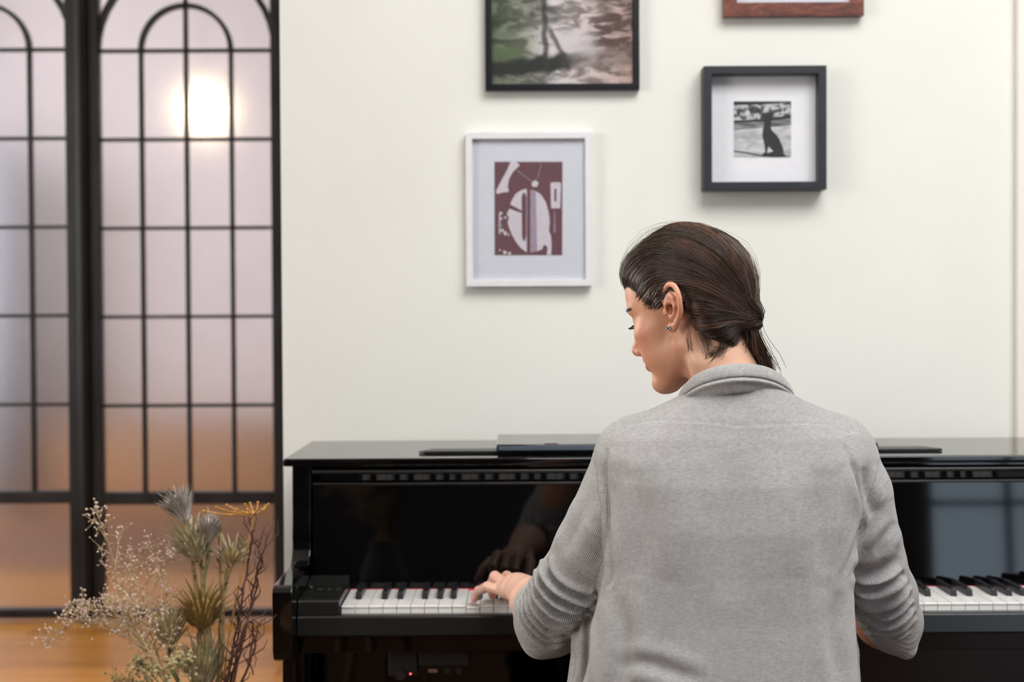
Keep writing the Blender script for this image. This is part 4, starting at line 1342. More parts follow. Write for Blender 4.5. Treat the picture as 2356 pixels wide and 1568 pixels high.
# yoke seam: a fine stitched step
d, s, p = seg_dist(XY, catmull([(1425, 992), (1460, 977), (1510, 967), (1600, 970), (1660, 975), (1690, 980), (1740, 978), (1850, 974), (1905, 979), (1955, 996)], 6))
disp += face * (-.0014 * np.exp(-(d / 2.6) ** 2) + .0010 * np.exp(-(d / 9) ** 2) * (s > 0))
V = V + N * disp[:, None]
V = smooth_mesh(V, Q, 1, .3)
card = np_mesh('cardigan', V, Q, m_knit, person, True, {'rib': ('FLOAT', rib)})

# rolled collar
ringp = catmull([PV(1655, 1040, 1.985), PV(1608, 985, 1.972), PV(1576, 930, 1.94), PV(1582, 898, 1.89), PV(1622, 868, 1.848), PV(1690, 852, 1.826), PV(1758, 858, 1.846), PV(1800, 884, 1.888), PV(1808, 918, 1.935), PV(1785, 975, 1.972), PV(1745, 1035, 1.985)], 10)
cen = PV(1690, 905, 1.91)
prof = [(-.004, -.03), (-.0035, -.008), (-.004, .006), (-.001, .0095), (.003, .0088), (.0065, .0045), (.0092, -.001), (.0105, -.0065), (.0095, -.0085), (.0068, -.0088), (.0095, -.0098), (.0122, -.0118), (.0126, -.0142), (.0105, -.0162), (.0075, -.018), (.004, -.030)]
CV = []; CR = []
L_ = 0
for i, p_ in enumerate(ringp):
    t = ringp[min(i + 1, len(ringp) - 1)] - ringp[max(i - 1, 0)]; t /= np.linalg.norm(t)
    o = p_ - cen; o[2] *= .2; o -= t * (o @ t); o /= np.linalg.norm(o)
    u = np.cross(t, o); u = u if u[2] > 0 else -u
    if i: L_ += np.linalg.norm(p_ - ringp[i - 1])
    for (a, b2) in prof:
        CV.append(p_ + o * a * 1.05 + u * b2 + .0007 * rng.normal(size=3) * 0); CR.append(L_)
m_ = len(prof)
CQ = [(i * m_ + k, (i + 1) * m_ + k, (i + 1) * m_ + (k + 1) % m_, i * m_ + (k + 1) % m_) for i in range(len(ringp) - 1) for k in range(m_)]
col_o = np_mesh('collar', np.array(CV), np.array(CQ), m_knit, card, True, {'rib': ('FLOAT', np.array(CR))})
sub = col_o.modifiers.new('subdivision', 'SUBSURF'); sub.levels = 1; sub.render_levels = 2

# hair --------------------------------------------------------------
m_hair, nt, b = new_mat('brown_hair')
at = nt.nodes.new('ShaderNodeAttribute'); at.attribute_name = 'tint'
n = noise(nt, tex_coord(nt), 60, 2)
nt.links.new(mixc(nt, 1, at.outputs['Color'], ramp(nt, n, [(.3, (.85, .85, .85, 1)), (.7, (1.15, 1.12, 1.1, 1))]), 'MULTIPLY'), b.inputs['Base Color'])
b.inputs['Roughness'].default_value = .34
b.inputs['Specular IOR Level'].default_value = .55

tie = np.array([-.094, .004, -.036])
HC = np.array([-.006, 0, .030])
HL = [(215, 618), (260, 645), (320, 678), (360, 722), (392, 792), (420, 775), (450, 735), (480, 690), (500, 640), (560, 592), (620, 615), (652, 690), (668, 770), (700, 850), (745, 915), (790, 995), (825, 1075), (860, 1165), (905, 1150), (960, 1095), (1040, 1040), (1120, 990)]
HLp = [pix2head(1380 + a / 3.408, 480 + b2 / 3.408) for a, b2 in HL]
HLp = np.array([p_ for p_ in HLp if p_ is not None])
print('hairline', len(HLp), HLp.round(3).tolist())
o_ = np.argsort(HLp[:, 0])
hf_x = np.r_[-.2, HLp[o_, 0], .16]; hf_u = np.r_[HLp[o_, 2][0], HLp[o_, 2], HLp[o_, 2][-1] + .01]
hf = Field((-.145, -.10, -.115), (.125, .10, .155), .0022)
hf.ell((-.003, 0, .047), (.0985, .0775, .0885), .01)
hf.ell((.046, 0, .080), (.049, .058, .036), .02)
hf.ell((-.052, 0, .030), (.056, .067, .068), .02)
for s in (1, -1): hf.cone((-.045, .034 * s, -.005), tie * .96, .036, .012, .02)
hf.cone((-.055, 0, .02), tie, .045, .013, .02)
hf.cone((-.062, 0, -.035), tie, .022, .012, .015)
for s in (1, -1): hf.cone((-.045, .038 * s, -.03), (-.060, .022 * s, -.066), .022, .010, .02)
# ray tables: outer radius of the hair mass in every direction
def hair_radius(D_):
    D_ = D_ / np.linalg.norm(D_, axis=-1, keepdims=True)
    shp = D_.shape[:-1]; D2 = D_.reshape(-1, 3)
    rad = np.zeros(len(D2)); done = np.zeros(len(D2), bool)
    for r in np.arange(.15, .02, -.0011):
        p = HC + D2 * r
        ix = np.clip(np.round((p - hf.lo) / hf.h).astype(int), 0, hf.n - 1)
        ins = (hf.F[ix[:, 0], ix[:, 1], ix[:, 2]] < 0) & ~done
        rad[ins] = r; done |= ins
    return rad.reshape(shp)
capF = hf.F.copy()
g = np.stack(np.meshgrid(*hf.ax, indexing='ij'), -1)
hl = np.interp(g[..., 0], hf_x, hf_u)
hf.F = np.maximum(hf.F + .0022, (hl + .0042 - g[..., 2]) * .6).astype(np.float32)
Vc, Qc = hf.mesh()
Vc = smooth_mesh(Vc, Qc, 3, .5)
hf.F = capF
hair_V = []; hair_F = []; hair_T = []

def strands(paths, radius, tints):
    """paths (n, m, 3) in world space -> three-sided tapering tubes"""
    n_, m2, _ = paths.shape
    T = np.gradient(paths, axis=1); T /= np.linalg.norm(T, axis=2, keepdims=True) + 1e-9
    ref = np.array([.31, .2, .93]); a = np.cross(T, ref); a /= np.linalg.norm(a, axis=2, keepdims=True) + 1e-9
    b3 = np.cross(T, a)
    s_ = np.linspace(0, 1, m2)
    w = (radius[:, None] * np.clip(np.minimum(s_ / .14 + .15, (1 - s_) / .08 + .2), 0, 1)[None])[..., None]
    rings = [paths + w * (a * math.cos(t) + b3 * math.sin(t)) for t in (0, 2.094, 4.189)]
    Vv = np.stack(rings, 2).reshape(-1, 3)
    base = (np.arange(n_)[:, None] * m2 + np.arange(m2 - 1)[None]).reshape(-1) * 3
    Fq = []
    for k in range(3):
        k2 = (k + 1) % 3
        Fq.append(np.stack([base + k, base + k2, base + 3 + k2], 1)); Fq.append(np.stack([base + k, base + 3 + k2, base + 3 + k], 1))
    return Vv, np.concatenate(Fq), np.repeat(tints, m2 * 3, axis=0)

def slerp_path(st, jit, m2=24):
    """flow from a root, up and over, down to the tie: directions about the middle of the head"""
    d0 = st - HC; d1 = tie[None] - HC
    d0n = d0 / np.linalg.norm(d0, axis=1, keepdims=True); d1n = d1 / np.linalg.norm(d1, axis=1, keepdims=True)
    sg = np.where(st[:, 1] < -.012, -1.0, 1.0)
    wp = np.stack([-.016 + .12 * (st[:, 0] - .04), st[:, 1] * .62 + sg * .030, st[:, 2] + .030 + .10 * np.clip(.07 - np.abs(st[:, 1]), 0, 1)], 1) - HC
    wp /= np.linalg.norm(wp, axis=1, keepdims=True)
    wb = d0n + d1n; wb /= np.linalg.norm(wb, axis=1, keepdims=True) + 1e-6
    fs = np.clip((st[:, 0:1] + .045) / .05, 0, 1)
    w = wp * fs + wb * (1 - fs) + jit
    w /= np.linalg.norm(w, axis=1, keepdims=True)
    t = np.linspace(0, 1, m2)[None, :, None]
    D_ = (1 - t) ** 2 * d0n[:, None] + 2 * t * (1 - t) * w[:, None] * (1.1 + .35 * fs[:, None]) + t ** 2 * d1n[:, None]
    return D_ / np.linalg.norm(D_, axis=2, keepdims=True)

front = [(.093, -.02, .078), (.092, 0, .080)] + [tuple(p_ + (p_ - HC) / np.linalg.norm(p_ - HC) * .002) for p_ in HLp] + [(-.070, .0, HLp[-1][2] - .01), (-.066, -.02, HLp[-1][2] - .012)]
fr_t = catmull(front, 6)
seg_ = np.r_[0, np.cumsum(np.linalg.norm(np.diff(fr_t, axis=0), axis=1))]
fr_t = np.stack([np.interp(np.linspace(0, seg_[-1], 140), seg_, fr_t[:, k]) for k in range(3)], 1)
far = fr_t[: len(fr_t)].copy(); far[:, 1] *= -1
CL = 190
ts = rng.random(CL)
ci = (ts * (len(fr_t) - 1)).astype(int)
cst = fr_t[ci].copy()
mirror = rng.random(CL) < .22
cst[mirror, 1] *= -1
# extra partings on the crown so that the top is covered
crown = rng.random(CL) < .16
cst[crown] = np.array([.055, 0, .118]) + rng.normal(size=(crown.sum(), 3)) * np.array([.02, .028, .004])
paths = []; tl = []; rl = []
for k in range(CL):
    n_ = 34
    st = cst[k] + rng.normal(size=(n_, 3)) * np.array([.005, .005, .004])
    fside = np.clip((cst[k][0] + .02) / .1, 0, 1); lowc = np.clip((-cst[k][2] - .02) / .04, 0, 1)
    lift = rng.normal(size=(n_, 3)) * .02 + rng.normal(size=3) * .06
    D_ = slerp_path(st, lift)
    R_ = hair_radius(D_)
    R_ = np.stack([np.convolve(np.pad(r, 2, 'edge'), np.ones(5) / 5, 'valid') for r in R_])
    t = np.linspace(0, 1, D_.shape[1])
    prof_h = np.sin(np.clip(t * 1.05, 0, 1) * PI) ** .6
    lockh = rng.uniform(-.0015, .0070) * prof_h
    R_ = R_ + lockh[None] + rng.normal(size=(n_, 1)) * .0007 + prof_h[None] * np.abs(rng.normal(size=(n_, 1))) * .0006 + .0006 * np.sin(t[None] * rng.uniform(6, 14, (n_, 1)) + rng.uniform(0, 6, (n_, 1))) * prof_h[None]
    pts = HC + D_ * R_[..., None]
    # gather into the tie
    wgt = np.clip((t - .80) / .2, 0, 1)[None, :, None] ** 1.6
    tgt = tie + rng.normal(size=(n_, 1, 3)) * np.array([.004, .006, .006])
    pts = pts * (1 - wgt) + tgt * wgt
    paths.append(pts)
    base_c = np.array([.058, .031, .023]) * rng.uniform(.5, 1.8)
    if rng.random() < .36: base_c = np.array([.19, .092, .055]) * rng.uniform(.6, 1.6)
    tl.append(base_c * rng.uniform(.75, 1.3, (n_, 1)))
    rl.append(np.full(n_, .00036) * rng.uniform(.7, 1.2, n_))
paths = np.concatenate(paths); tl = np.concatenate(tl); rl = np.concatenate(rl)
v_, f_, t_ = strands(h2w(paths), rl, tl)
hair_V.append(v_); hair_F.append(f_); hair_T.append(t_)
# stray fly-aways
n_ = 110
st = fr_t[rng.integers(0, 24, n_)] + rng.normal(size=(n_, 3)) * .004
D_ = slerp_path(st, rng.normal(size=(n_, 3)) * np.array([.06, .06, .10]))
t = np.linspace(0, 1, D_.shape[1])
R_ = hair_radius(D_) + .0045 + np.abs(rng.normal(size=(n_, 1))) * .006 * np.sin(t * PI)[None]
v_, f_, t_ = strands(h2w(HC + D_ * R_[..., None]), np.full(n_, .00016), np.tile(np.array([.07, .038, .024]), (n_, 1)))
hair_V.append(v_); hair_F.append(f_); hair_T.append(t_)
# loose wisps at the nape and in front of the ear
w_ = []
def hs(zx, zy, lift_=.003):
    p_ = pix2head(1380 + zx / 3.408, 480 + zy / 3.408)
    return None if p_ is None else p_ + (p_ - HC) / np.linalg.norm(p_ - HC) * lift_
def wisp(n_w, a, m_, e, sp):
    for k in range(n_w):
        j = rng.normal(size=(3, 2)) * sp
        q_ = [hs(a[0] + j[0, 0], a[1] + j[0, 1]), hs(m_[0] + j[0, 0] + j[1, 0] * .6, m_[1] + j[1, 1] * .6), hs(e[0] + j[0, 0] + j[2, 0], e[1] + j[2, 1] * 1.5, .001)]
        if all(x is not None for x in q_): w_.append(catmull(q_, 6))
wisp(12, (700, 860), (690, 980), (720, 1110), 14)
wisp(26, (800, 960), (840, 1060), (870, 1150), 22)
wisp(60, (960, 1040), (930, 1100), (880, 1160), 24)
wisp(50, (430, 690), (410, 730), (395, 775), 16)
wisp(30, (1080, 1000), (1000, 1060), (900, 1140), 18)
w_ = np.array(w_)
v_, f_, t_ = strands(h2w(w_), np.full(len(w_), .00015), np.tile(np.array([.07, .04, .028]), (len(w_), 1)))
hair_V.append(v_); hair_F.append(f_); hair_T.append(t_)
# strands rooted all over the scalp so that no bare patch shows
pick = rng.choice(len(Vc), 9000)
Nn = vnormals(Vc, Qc)
sp_ = Vc[pick]; up_ = ((sp_ - HC) * Nn[pick]).sum(1) > 0
sp_ = sp_[up_ & (sp_[:, 1] > -.045)][:3600]
extra = fr_t[rng.integers(6, 75, 1100)] + rng.normal(size=(1100, 3)) * np.array([.004, .002, .004])
sp_ = np.concatenate([sp_, extra])
n_ = len(sp_)
dist_ = np.linalg.norm(sp_ - tie, axis=1)
D_ = slerp_path(sp_, rng.normal(size=(n_, 3)) * .03, 18)
t = np.linspace(0, 1, 18)
ph_ = np.sin(np.clip(t, 0, 1) * PI) ** .6
R_ = hair_radius(D_)
R_ = np.stack([np.convolve(np.pad(r, 2, 'edge'), np.ones(5) / 5, 'valid') for r in R_])
lk = np.sin(sp_[:, 2] * 310 + sp_[:, 1] * 90) * .0012
R_ = R_ + .0004 + (lk[:, None] + np.abs(rng.normal(size=(n_, 1))) * .0012) * ph_[None]
pts = HC + D_ * R_[..., None]
wgt = np.clip((t - .82) / .18, 0, 1)[None, :, None] ** 1.6
pts = pts * (1 - wgt) + (tie + rng.normal(size=(n_, 1, 3)) * np.array([.004, .006, .006])) * wgt
cl_ = np.array([.068, .036, .026]) * (rng.uniform(.45, 1.5, (n_, 1)) + .35 * np.sin(sp_[:, 2:3] * 240 + sp_[:, 1:2] * 60))
v_, f_, t_ = strands(h2w(pts), np.full(n_, .00042), np.clip(cl_, .012, 1))
hair_V.append(v_); hair_F.append(f_); hair_T.append(t_)
# short unruly hairs over the forehead
w_ = []
for k in range(90):
    q0 = hs(225 + rng.uniform(-8, 25), 585 + rng.uniform(-25, 25), .001)
    if q0 is None: continue
    o1 = np.array([.006 * rng.random() + .001, .002 * rng.normal(), .006 + .006 * rng.random()])
    w_.append(catmull([q0, q0 + o1, q0 + o1 + np.array([-.014, .004, .014]), q0 + np.array([-.045, .012, .030])], 6))
w_ = np.array(w_)
v_, f_, t_ = strands(h2w(w_), np.full(len(w_), .00026), np.array([.05, .028, .02]) * rng.uniform(.6, 1.6, (len(w_), 1)))
hair_V.append(v_); hair_F.append(f_); hair_T.append(t_)
# pony tail
tw = h2w(tie)
w_ = []
dt_ = tw[1]
for k in range(520):
    j = rng.normal(size=3)
    e = rng.random()
    w_.append(catmull([tw + j * .0035, PV(1733 + 5 * j[0], 768, dt_ - .002) + j * np.array([.001, .005, .003]), PV(1739 + 9 * j[0], 800, dt_ + .004) + j * np.array([.001, .006, .003]),
                       PV(1750 + 10 * j[0], 832 + 6 * j[1], dt_ + .010) + j * np.array([.001, .006, .003]), PV(1760 + 10 * j[0], 846 + 26 * e, dt_ + .014) + j * np.array([.002, .006, .004])], 5))
w_ = np.array(w_)
v_, f_, t_ = strands(w_, np.full(len(w_), .00036), np.array([.085, .046, .030]) * rng.uniform(.35, 1.7, (len(w_), 1)))
hair_V.append(v_); hair_F.append(f_); hair_T.append(t_)
print('tie px', proj(tw[None]), 'n strands', len(paths))
off = 0; FF = []
for v_, f_ in zip(hair_V, hair_F): FF.append(f_ + off); off += len(v_)
HT = np.concatenate(hair_T)
hair_o = np_mesh('hair', np.concatenate(hair_V), np.concatenate(FF), m_hair, person, True, {'tint': ('FLOAT_COLOR', np.c_[HT, np.ones(len(HT))])})
np_mesh('hair_underlayer', h2w(Vc), Qc, simple('dark_hair_roots', (.017, .010, .008, 1), .8, .3, 300, spec=.1), hair_o)
# the wrapped tie
tf = MB()
axd = Vector(HM @ np.array([-1, 0, -.25]))
for k in range(9):
    a = 2 * PI * k / 9
    q_ = Vector((0, 0, 1)).rotation_difference(axd)
    c_v = Vector(tw) + q_ @ Vector((.0085 * math.cos(a), .0085 * math.sin(a), .0015 * math.sin(3 * a)))
    tf.ball(c_v, (.0055, .0055, .0065), n=8, m=6)
tf.build('hair_tie', simple('dark_brown_tie', (.022, .013, .011, 1), .7, .3, 200), person, True)

# brow and lash hairs
for s in (1, -1):
    br = []; la = []
    for k in range(90):
        u = rng.random()
        a = np.array([.097 - .028 * u ** 1.5, (.012 + .036 * u) * s, .0280 + .004 * math.sin(u * PI * .8) + .0015 * rng.normal()])
        br.append(catmull([a, a + np.array([.0005, .003 * s, .001]), a + np.array([-.002, .007 * s, .0005])], 3))
    for k in range(36):
        u = rng.random()
        a = np.array([.0895 - .010 * abs(u - .4), (.020 + .026 * u) * s, .0050])
        la.append(catmull([a, a + np.array([.005, .0015 * s, -.003]), a + np.array([.0095, .004 * s, -.0035])], 3))
    if s == 1:
        br = []
        for k in range(80):
            u = rng.random(); v0 = rng.normal() * 4
            q_ = [hs(203 + 34 * u, 806 - 14 * u + v0, .0008), hs(210 + 34 * u, 799 - 13 * u + v0, .0018), hs(217 + 34 * u, 794 - 11 * u + v0, .001)]
            if all(x is not None for x in q_): br.append(catmull(q_, 3))
    for nm, w_ in (('eyebrow', br), ('eyelashes', la)):
        v_, f_, t_ = strands(h2w(np.array(w_)), np.full(len(w_), .00028), np.tile(np.array([.012, .008, .006]), (len(w_), 1)))
        tag(np_mesh(nm, v_, f_, m_hair, person, True, {'tint': ('FLOAT_COLOR', np.c_[t_, np.ones(len(t_))])}), kind='stuff')
adopt(person)
# ------------------------------------------------------------------ piano bench (below the frame, carries the pianist)
bench = thing('piano_bench', 'black padded piano bench under the seated person', 'bench', (.275, 1.84, 0))
o = MB().box(-.02, .57, 1.66, 2.02, .402, .466, .02, 4).build('seat_cushion', simple('black_leatherette', (.015, .014, .014, 1), .4, .2, 80), bench); autosmooth(o, 60)
o = MB().box(-.01, .56, 1.67, 2.01, .36, .402, .004).build('seat_frame', M_black, bench); autosmooth(o)
for lx in (.0, .51):
    for ly in (1.68, 1.96):
        o = MB().box(lx, lx + .04, ly, ly + .04, 0, .36, .004).build('leg', M_black, bench); autosmooth(o)
adopt(bench)

# ------------------------------------------------------------------ dried flowers in a vase, left of the piano
DV = 1.50
vb = P(470, 1568, DV)
VX, VY, VZ = vb.x, DV, 0.55
tbl = thing('side_table', 'small round side table under the dried flower vase', 'table', (VX, VY, 0))
m_tw = simple('side_table_oak', (.30, .16, .07, 1), .45, .25, 5, sc=(1, 10, 1))
MB().lathe([(.0, 0), (.19, 0), (.20, .006), (.20, .02), (.195, .026), (.0, .026)], (VX, VY, VZ - .026), 48).build('table_top', m_tw, tbl, True)
for k in range(3):
    a = 2 * PI * k / 3 + .4
    MB().tube([(VX + .07 * math.cos(a), VY + .07 * math.sin(a), VZ - .027), (VX + .17 * math.cos(a), VY + .17 * math.sin(a), 0.004)], [.014, .010], 12).build('leg', m_tw, tbl, True)
adopt(tbl)
vase = thing('vase', 'dark stoneware vase holding the dried flowers on the side table', 'vase', (VX, VY, VZ))
MB().lathe([(.0, .001), (.05, .001), (.062, .02), (.068, .07), (.060, .13), (.042, .17), (.036, .19), (.042, .205), (.039, .205), (.033, .19), (.038, .17), (.055, .13), (.062, .07), (.056, .025), (.0, .012)], (VX, VY, VZ), 40).build('vessel', simple('dark_stoneware', (.035, .033, .032, 1), .55, .15, 30, bump_s=.2), vase, True)
adopt(vase)
MOUTH = np.array([VX, VY, VZ + .20])
FOOT = np.array([VX, VY, VZ + .05])

def Z5(zx, zy, d=DV): return PV(80 + zx / 3.35, 1100 + zy / 3.35, d)
def stem_path(pts, spread=.018, n_=6):
    """photo-side points first to last, then down through the vase mouth"""
    j = rng.normal(size=3) * np.array([spread, spread, 0]); j = np.clip(j, -.026, .026)
    return catmull(list(pts) + [MOUTH + j, FOOT + j * .8], n_)[::-1]

def dry(name, col, vary=.3, rough=.85): return simple(name, col, rough, vary, 120)
m_stem = dry('dried_stem_tan', (.34, .24, .10, 1))
m_stem_g = dry('dried_stem_olive', (.22, .20, .09, 1))
m_grey = dry('dried_thistle_grey', (.42, .37, .33, 1))
m_sage = dry('dried_thistle_sage', (.48, .42, .26, 1))
m_straw = dry('dried_thistle_straw', (.36, .24, .08, 1))
m_pale = dry('dried_thistle_pale', (.58, .47, .27, 1))
m_twig = dry('dark_twig_bark', (.075, .028, .017, 1))
m_gold = dry('golden_dry_stalk', (.55, .27, .05, 1))
m_blos = dry('tiny_dry_blossom', (.56, .42, .34, 1), .2)
m_blos2 = dry('tiny_olive_blossom', (.40, .32, .15, 1), .2)
m_spray = dry('spray_stem_buff', (.42, .29, .15, 1))

def bract(mb, base, dirv, length, width, bend):
    """narrow pointed leaf with a keel"""
    dirv = dirv / np.linalg.norm(dirv)
    side = np.cross(dirv, bend); side /= np.linalg.norm(side) + 1e-9
    up = np.cross(side, dirv)
    rows_ = []
    for t, w in ((0, .5), (.3, 1.0), (.62, .7), (1.0, .04)):
        c = base + dirv * length * t + up * length * .28 * t * t
        rows_.append([c - side * width * w * .5, c - up * width * .18 * w, c + side * width * w * .5])
    v = [p for r in rows_ for p in r]
    f = []
    for i in range(3):
        for k in range(2):
            f.append((i * 3 + k, i * 3 + k + 1, (i + 1) * 3 + k + 1, (i + 1) * 3 + k))
    off_ = up * .0003
    v2 = [p - off_ for p in v]
    mb.raw(v, f); mb.raw(v2, [q[::-1] for q in f])

def thistle(label, head, axis, size, path, mats, nb=46, open_=.55, core=.62, name='dried_thistle'):
    root = thing(name, label, 'dried flower', tuple(FOOT), 'dried thistle stems in the vase')
    st = stem_path(path)
    n_ = len(st)
    MB().tube(st, [.0021 + .0008 * (1 - i / n_) for i in range(n_)], 6).build('stem', mats[0], root, True)
    ax_ = np.array(axis, float); ax_ /= np.linalg.norm(ax_)
    c = np.array(head)
    MB().ball(Vector(c), (size * .24, size * .24, size * core * .5), axis=Vector(ax_), n=12, m=8).build('flower_head', mats[1], root, True)
    mb = MB()
    e1 = np.cross(ax_, [.3, .8, .1]); e1 /= np.linalg.norm(e1); e2 = np.cross(ax_, e1)
    nb = int(nb * 1.9)
    for k in range(nb):
        a = k * 2.39996; lv = k / nb
        rad = e1 * math.cos(a) + e2 * math.sin(a)
        base = c + ax_ * size * (-.30 + .45 * lv) + rad * size * .25 * math.sin(PI * (.25 + .6 * lv))
        out = open_ * (1.25 - lv) * random.uniform(.7, 1.25)
        dv = ax_ * 1.0 + rad * out
        bract(mb, base, dv, size * random.uniform(.40, .78), size * random.uniform(.05, .085), rad)
    mb.build('bracts', mats[2], root)
    # small leaves on the stem
    lf = MB()
    for k in range(4):
        i = int(n_ * (.93 - .07 * k)); i = min(max(i, 1), n_ - 2)
        d_ = st[i + 1] - st[i]; d_ = d_ / np.linalg.norm(d_)
        rad = e1 * math.cos(k * 2.4) + e2 * math.sin(k * 2.4)
        bract(lf, np.array(st[i]), d_ * .8 + rad, size * .5, size * .09, rad)
    lf.build('stem_leaves', mats[0], root)
    adopt(root)
    return root

thistle('grey bristly thistle bud, topmost of the dried flowers', Z5(1125, 235), (-.45, .1, 1), .036, [Z5(1140, 300), Z5(1215, 640), Z5(1250, 900), Z5(1340, 1400)], (m_stem, m_grey, m_grey), 54, .35, .9)
thistle('pale sage thistle with upright bracts, below the grey bud', Z5(1225, 510), (-.25, 0, 1), .046, [Z5(1260, 620), Z5(1290, 720), Z5(1300, 900), Z5(1350, 1500)], (m_stem, m_sage, m_sage), 44, .5, .8)
thistle('small grey-blue thistle bud beside the pale sage thistle', Z5(1340, 410), (.1, 0, 1), .030, [Z5(1350, 470), Z5(1330, 640), Z5(1300, 860), Z5(1360, 1450)], (m_stem_g, m_grey, m_grey), 40, .25, .95)
thistle('olive open thistle between the grey bud and dark twigs', Z5(1520, 590), (.2, 0, 1), .034, [Z5(1480, 680), Z5(1455, 900), Z5(1430, 1200), Z5(1415, 1568)], (m_stem, m_straw, m_sage), 26, .9, .5)
thistle('brown spiky thistle head level with the door bottom rail', Z5(1290, 1040), (.05, 0, 1), .050, [Z5(1275, 1150), Z5(1265, 1250), Z5(1330, 1500)], (m_stem, m_straw, m_straw), 52, .75, .7)
thistle('pale straw thistle left of the brown spiky head', Z5(1040, 1190), (.0, 0, 1), .040, [Z5(1030, 1300), Z5(1060, 1480)], (m_stem_g, m_pale, m_pale), 40, .5, .7)
thistle('thick straw thistle cut by the bottom edge', Z5(1290, 1480), (.0, 0, 1), .054, [Z5(1300, 1600)], (m_stem, m_straw, m_sage), 48, .35, .9)
# slim tan stalks
for lab, pts in (('slim tan stalk with a bare forked tip beside the olive thistle', [Z5(1430, 430), Z5(1425, 600), Z5(1430, 800), Z5(1450, 1000), Z5(1425, 1500)]),
                 ('tan stalk leaning right towards the dark twigs', [Z5(1620, 490), Z5(1560, 600), Z5(1490, 760), Z5(1455, 950), Z5(1430, 1550)])):
    root = thing('dried_stalk', lab, 'dried stalk', tuple(FOOT), 'tan stalks in the vase')
    st = stem_path(pts)
    MB().tube(st, [.0026 - .0016 * i / len(st) for i in range(len(st))], 6).build('stem', m_stem, root, True)
    mb = MB()
    for k in range(6):
        t = st[-1 - k * 2]; bract(mb, np.array(t), np.array([random.uniform(-.7, .7), .1, 1]), .012, .0022, np.array([0, -1, 0.1]))
    mb.build('leaves', m_stem_g, root)
    adopt(root)

# golden umbel
root = thing('dried_umbel', 'thin golden umbel stalk arching at the right top of the dried flowers', 'dried flower', tuple(FOOT))
st = stem_path([Z5(1700, 262), Z5(1660, 420), Z5(1580, 800), Z5(1500, 1200), Z5(1440, 1560)])
MB().tube(st, [.0016 - .0009 * i / len(st) for i in range(len(st))], 6).build('stem', m_gold, root, True)
mb = MB()
hub = Z5(1700, 262)
for (zx, zy) in ((1300, 250), (1400, 222), (1480, 205), (1560, 235), (1620, 200), (1660, 190), (1720, 185), (1780, 212), (1800, 200), (1750, 240), (1640, 238), (1540, 262)):
    e = Z5(zx, zy, DV + random.uniform(-.02, .02))
    mb.tube(catmull([hub, hub * .45 + e * .55 + np.array([0, 0, -.003]), e], 5), [.0008] * 10 + [.0004], 5)
    mb.ball(Vector(e), .0014, n=6, m=5)
mb.build('rays', m_gold, root, True)
adopt(root)

# dark bare twigs
TW = [('tallest dark twig with zigzag forks at the right of the vase', [(1720, 250), (1680, 430), (1640, 650), (1600, 950), (1540, 1250), (1480, 1568)]),
      ('dark twig leaning far right towards the piano', [(1840, 330), (1800, 450), (1740, 650), (1690, 900), (1610, 1200), (1530, 1568)]),
      ('dark twig weaving through the middle of the twig bundle', [(1650, 290), (1680, 440), (1735, 600), (1690, 800), (1650, 1050), (1560, 1300), (1460, 1568)]),
      ('short dark twig low on the right of the bundle', [(1775, 1060), (1720, 1150), (1690, 1330), (1590, 1568)]),
      ('thin reddish twig crossing the bundle from the lower right', [(1690, 1510), (1655, 1380), (1690, 1230), (1640, 1100), (1580, 1300), (1520, 1568)]),
      ('dark twig between the tan stalks and the bundle', [(1610, 820), (1570, 960), (1590, 1120), (1520, 1330), (1470, 1568)])]
for lab, pts in TW:
    root = thing('bare_twig', lab, 'twig', tuple(FOOT), 'dark twigs in the vase')
    dd = DV + random.uniform(-.03, .03)
    pp = []
    for i, (a, b2) in enumerate(pts):
        pp.append(Z5(a, b2, dd + random.uniform(-.012, .012)))
    st = stem_path(pp, .014, 5)
    st = st + rng.normal(size=st.shape) * .0009
    MB().tube(st, [.0019 - .0012 * i / len(st) for i in range(len(st))], 6).build('stem', m_twig, root, True)
    mb = MB()
    for k in range(9):
        i = int(len(st) * (.35 + .063 * k)); i = min(i, len(st) - 2)
        p0 = np.array(st[i]); tdir = st[i + 1] - st[i]; tdir = tdir / np.linalg.norm(tdir)
        sd = 1 if k % 2 else -1
        L_ = random.uniform(.010, .028)
        p1 = p0 + tdir * L_ * .5 + np.array([sd * L_ * .45, random.uniform(-.01, .01), 0])
        p2 = p1 + tdir * L_ * .6 + np.array([-sd * L_ * .15 * random.random(), random.uniform(-.006, .006), 0])
        mb.tube([p0, p1, p2], [.0008, .0006, .0003], 5)
    mb.build('side_shoots', m_twig, root)
    adopt(root)

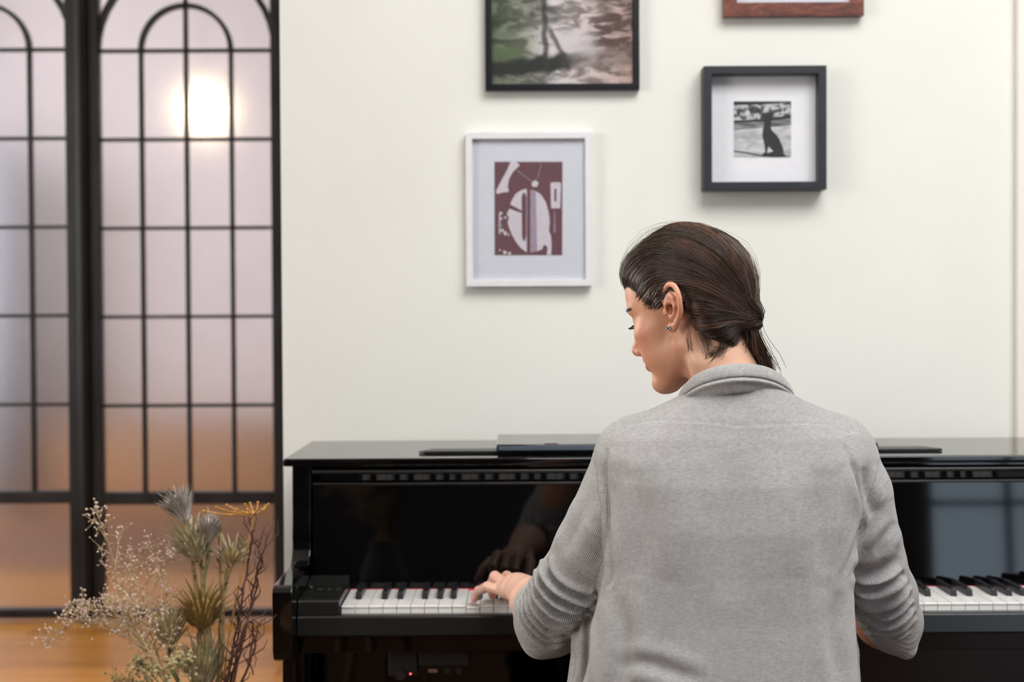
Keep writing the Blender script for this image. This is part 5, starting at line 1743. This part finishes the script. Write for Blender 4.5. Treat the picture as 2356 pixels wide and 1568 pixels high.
# airy sprays of tiny blossoms
oct_f = [(0, 2, 4), (2, 1, 4), (1, 3, 4), (3, 0, 4), (2, 0, 5), (1, 2, 5), (3, 1, 5), (0, 3, 5)]
def spray(label, tip, via, nside, spread, mats, dd, rb=.0013, per=7):
    root = thing('blossom_spray', label, 'dried flower', tuple(FOOT), 'airy sprays in the vase')
    pp = [Z5(*tip, dd)] + [Z5(*v_, dd + random.uniform(-.01, .01)) for v_ in via]
    st = stem_path(pp, .014, 8)
    sm = MB().tube(st, [.0013 - .0009 * i / len(st) for i in range(len(st))], 5)
    bv = []
    n_ = len(st)
    i0 = int(n_ * .45)
    for k in range(nside):
        i = i0 + int((n_ - 2 - i0) * k / nside)
        t = (i - i0) / (n_ - i0)
        p0 = np.array(st[i]); td = st[i + 1] - st[i]; td = td / np.linalg.norm(td)
        an = k * 2.4
        sd = np.array([math.cos(an), math.sin(an) * .6, .25 * random.uniform(-.3, 1)])
        L_ = spread * (1.05 - .75 * t) * random.uniform(.5, 1.1)
        p1 = p0 + (td * .7 + sd * .8) * L_ * .5
        p2 = p1 + (td * .6 + sd * .7 + np.array([0, 0, .15])) * L_ * .55
        sm.tube([p0, p1, p2], [.0006, .0005, .0003], 4)
        for q_ in range(per):
            u = random.random()
            base = p1 * (1 - u) + p2 * u
            off_ = np.array([random.gauss(0, 1), random.gauss(0, 1), random.gauss(.4, 1)]) * .0055
            e = base + off_
            sm.tube([base, e], [.0003, .0002], 3, cap=False)
            bv.append(e)
    for k in range(10): bv.append(np.array(st[-1]) + np.array([random.gauss(0, 1), random.gauss(0, 1), random.gauss(0, 1)]) * .003)
    sm.build('stems', mats[0], root)
    bm_ = MB()
    for e in bv:
        r = rb * random.uniform(.6, 1.35)
        ox = [np.array([r, 0, 0]), np.array([-r, 0, 0]), np.array([0, r, 0]), np.array([0, -r, 0]), np.array([0, 0, r * 1.2]), np.array([0, 0, -r * .8])]
        bm_.raw([e + q_ for q_ in ox], oct_f)
    tag(bm_.build('blossoms', mats[1], root), kind='stuff')
    adopt(root)
A_ = (m_spray, m_blos); B2 = (m_stem_g, m_blos2)
spray('pale blossom spray rising highest at the left over the door post', (460, 235), [(540, 420), (630, 700), (720, 1000), (850, 1300), (1000, 1568)], 20, .050, A_, 1.50)
spray('pale blossom spray reaching farthest left and lowest', (95, 1262), [(250, 1130), (420, 1090), (640, 1180), (850, 1330), (1000, 1568)], 20, .040, A_, 1.47)
spray('pale blossom spray arching in the middle of the pane', (850, 540), [(760, 640), (740, 850), (800, 1100), (900, 1350), (1010, 1568)], 20, .050, A_, 1.53)
spray('pale blossom spray nearest the sage thistle', (1050, 590), [(960, 720), (890, 900), (880, 1120), (950, 1350), (1030, 1568)], 20, .050, A_, 1.48)
spray('pale blossom spray pointing left below the tallest spray', (335, 960), [(430, 1010), (560, 1030), (720, 1130), (870, 1350), (1010, 1568)], 20, .046, A_, 1.52)
spray('dense buff blossom spray low in front of the bottom rail', (620, 940), [(690, 1020), (760, 1120), (850, 1280), (960, 1450), (1040, 1600)], 22, .052, A_, 1.46)
spray('buff blossom spray between the middle arch and the brown thistle', (1030, 880), [(980, 980), (930, 1120), (930, 1300), (1000, 1480), (1060, 1600)], 16, .042, A_, 1.55)
spray('low olive spray at the bottom edge, middle one of three', (790, 1400), [(880, 1480), (980, 1600)], 12, .034, B2, 1.47, .0019, 7)
spray('low olive spray at the bottom edge beside the straw thistle', (1110, 1390), [(1080, 1480), (1060, 1600)], 12, .030, B2, 1.45, .0019, 7)
spray('low olive spray at the bottom edge, leftmost and shortest', (660, 1540), [(800, 1590), (960, 1660)], 10, .030, B2, 1.50, .0019, 7)
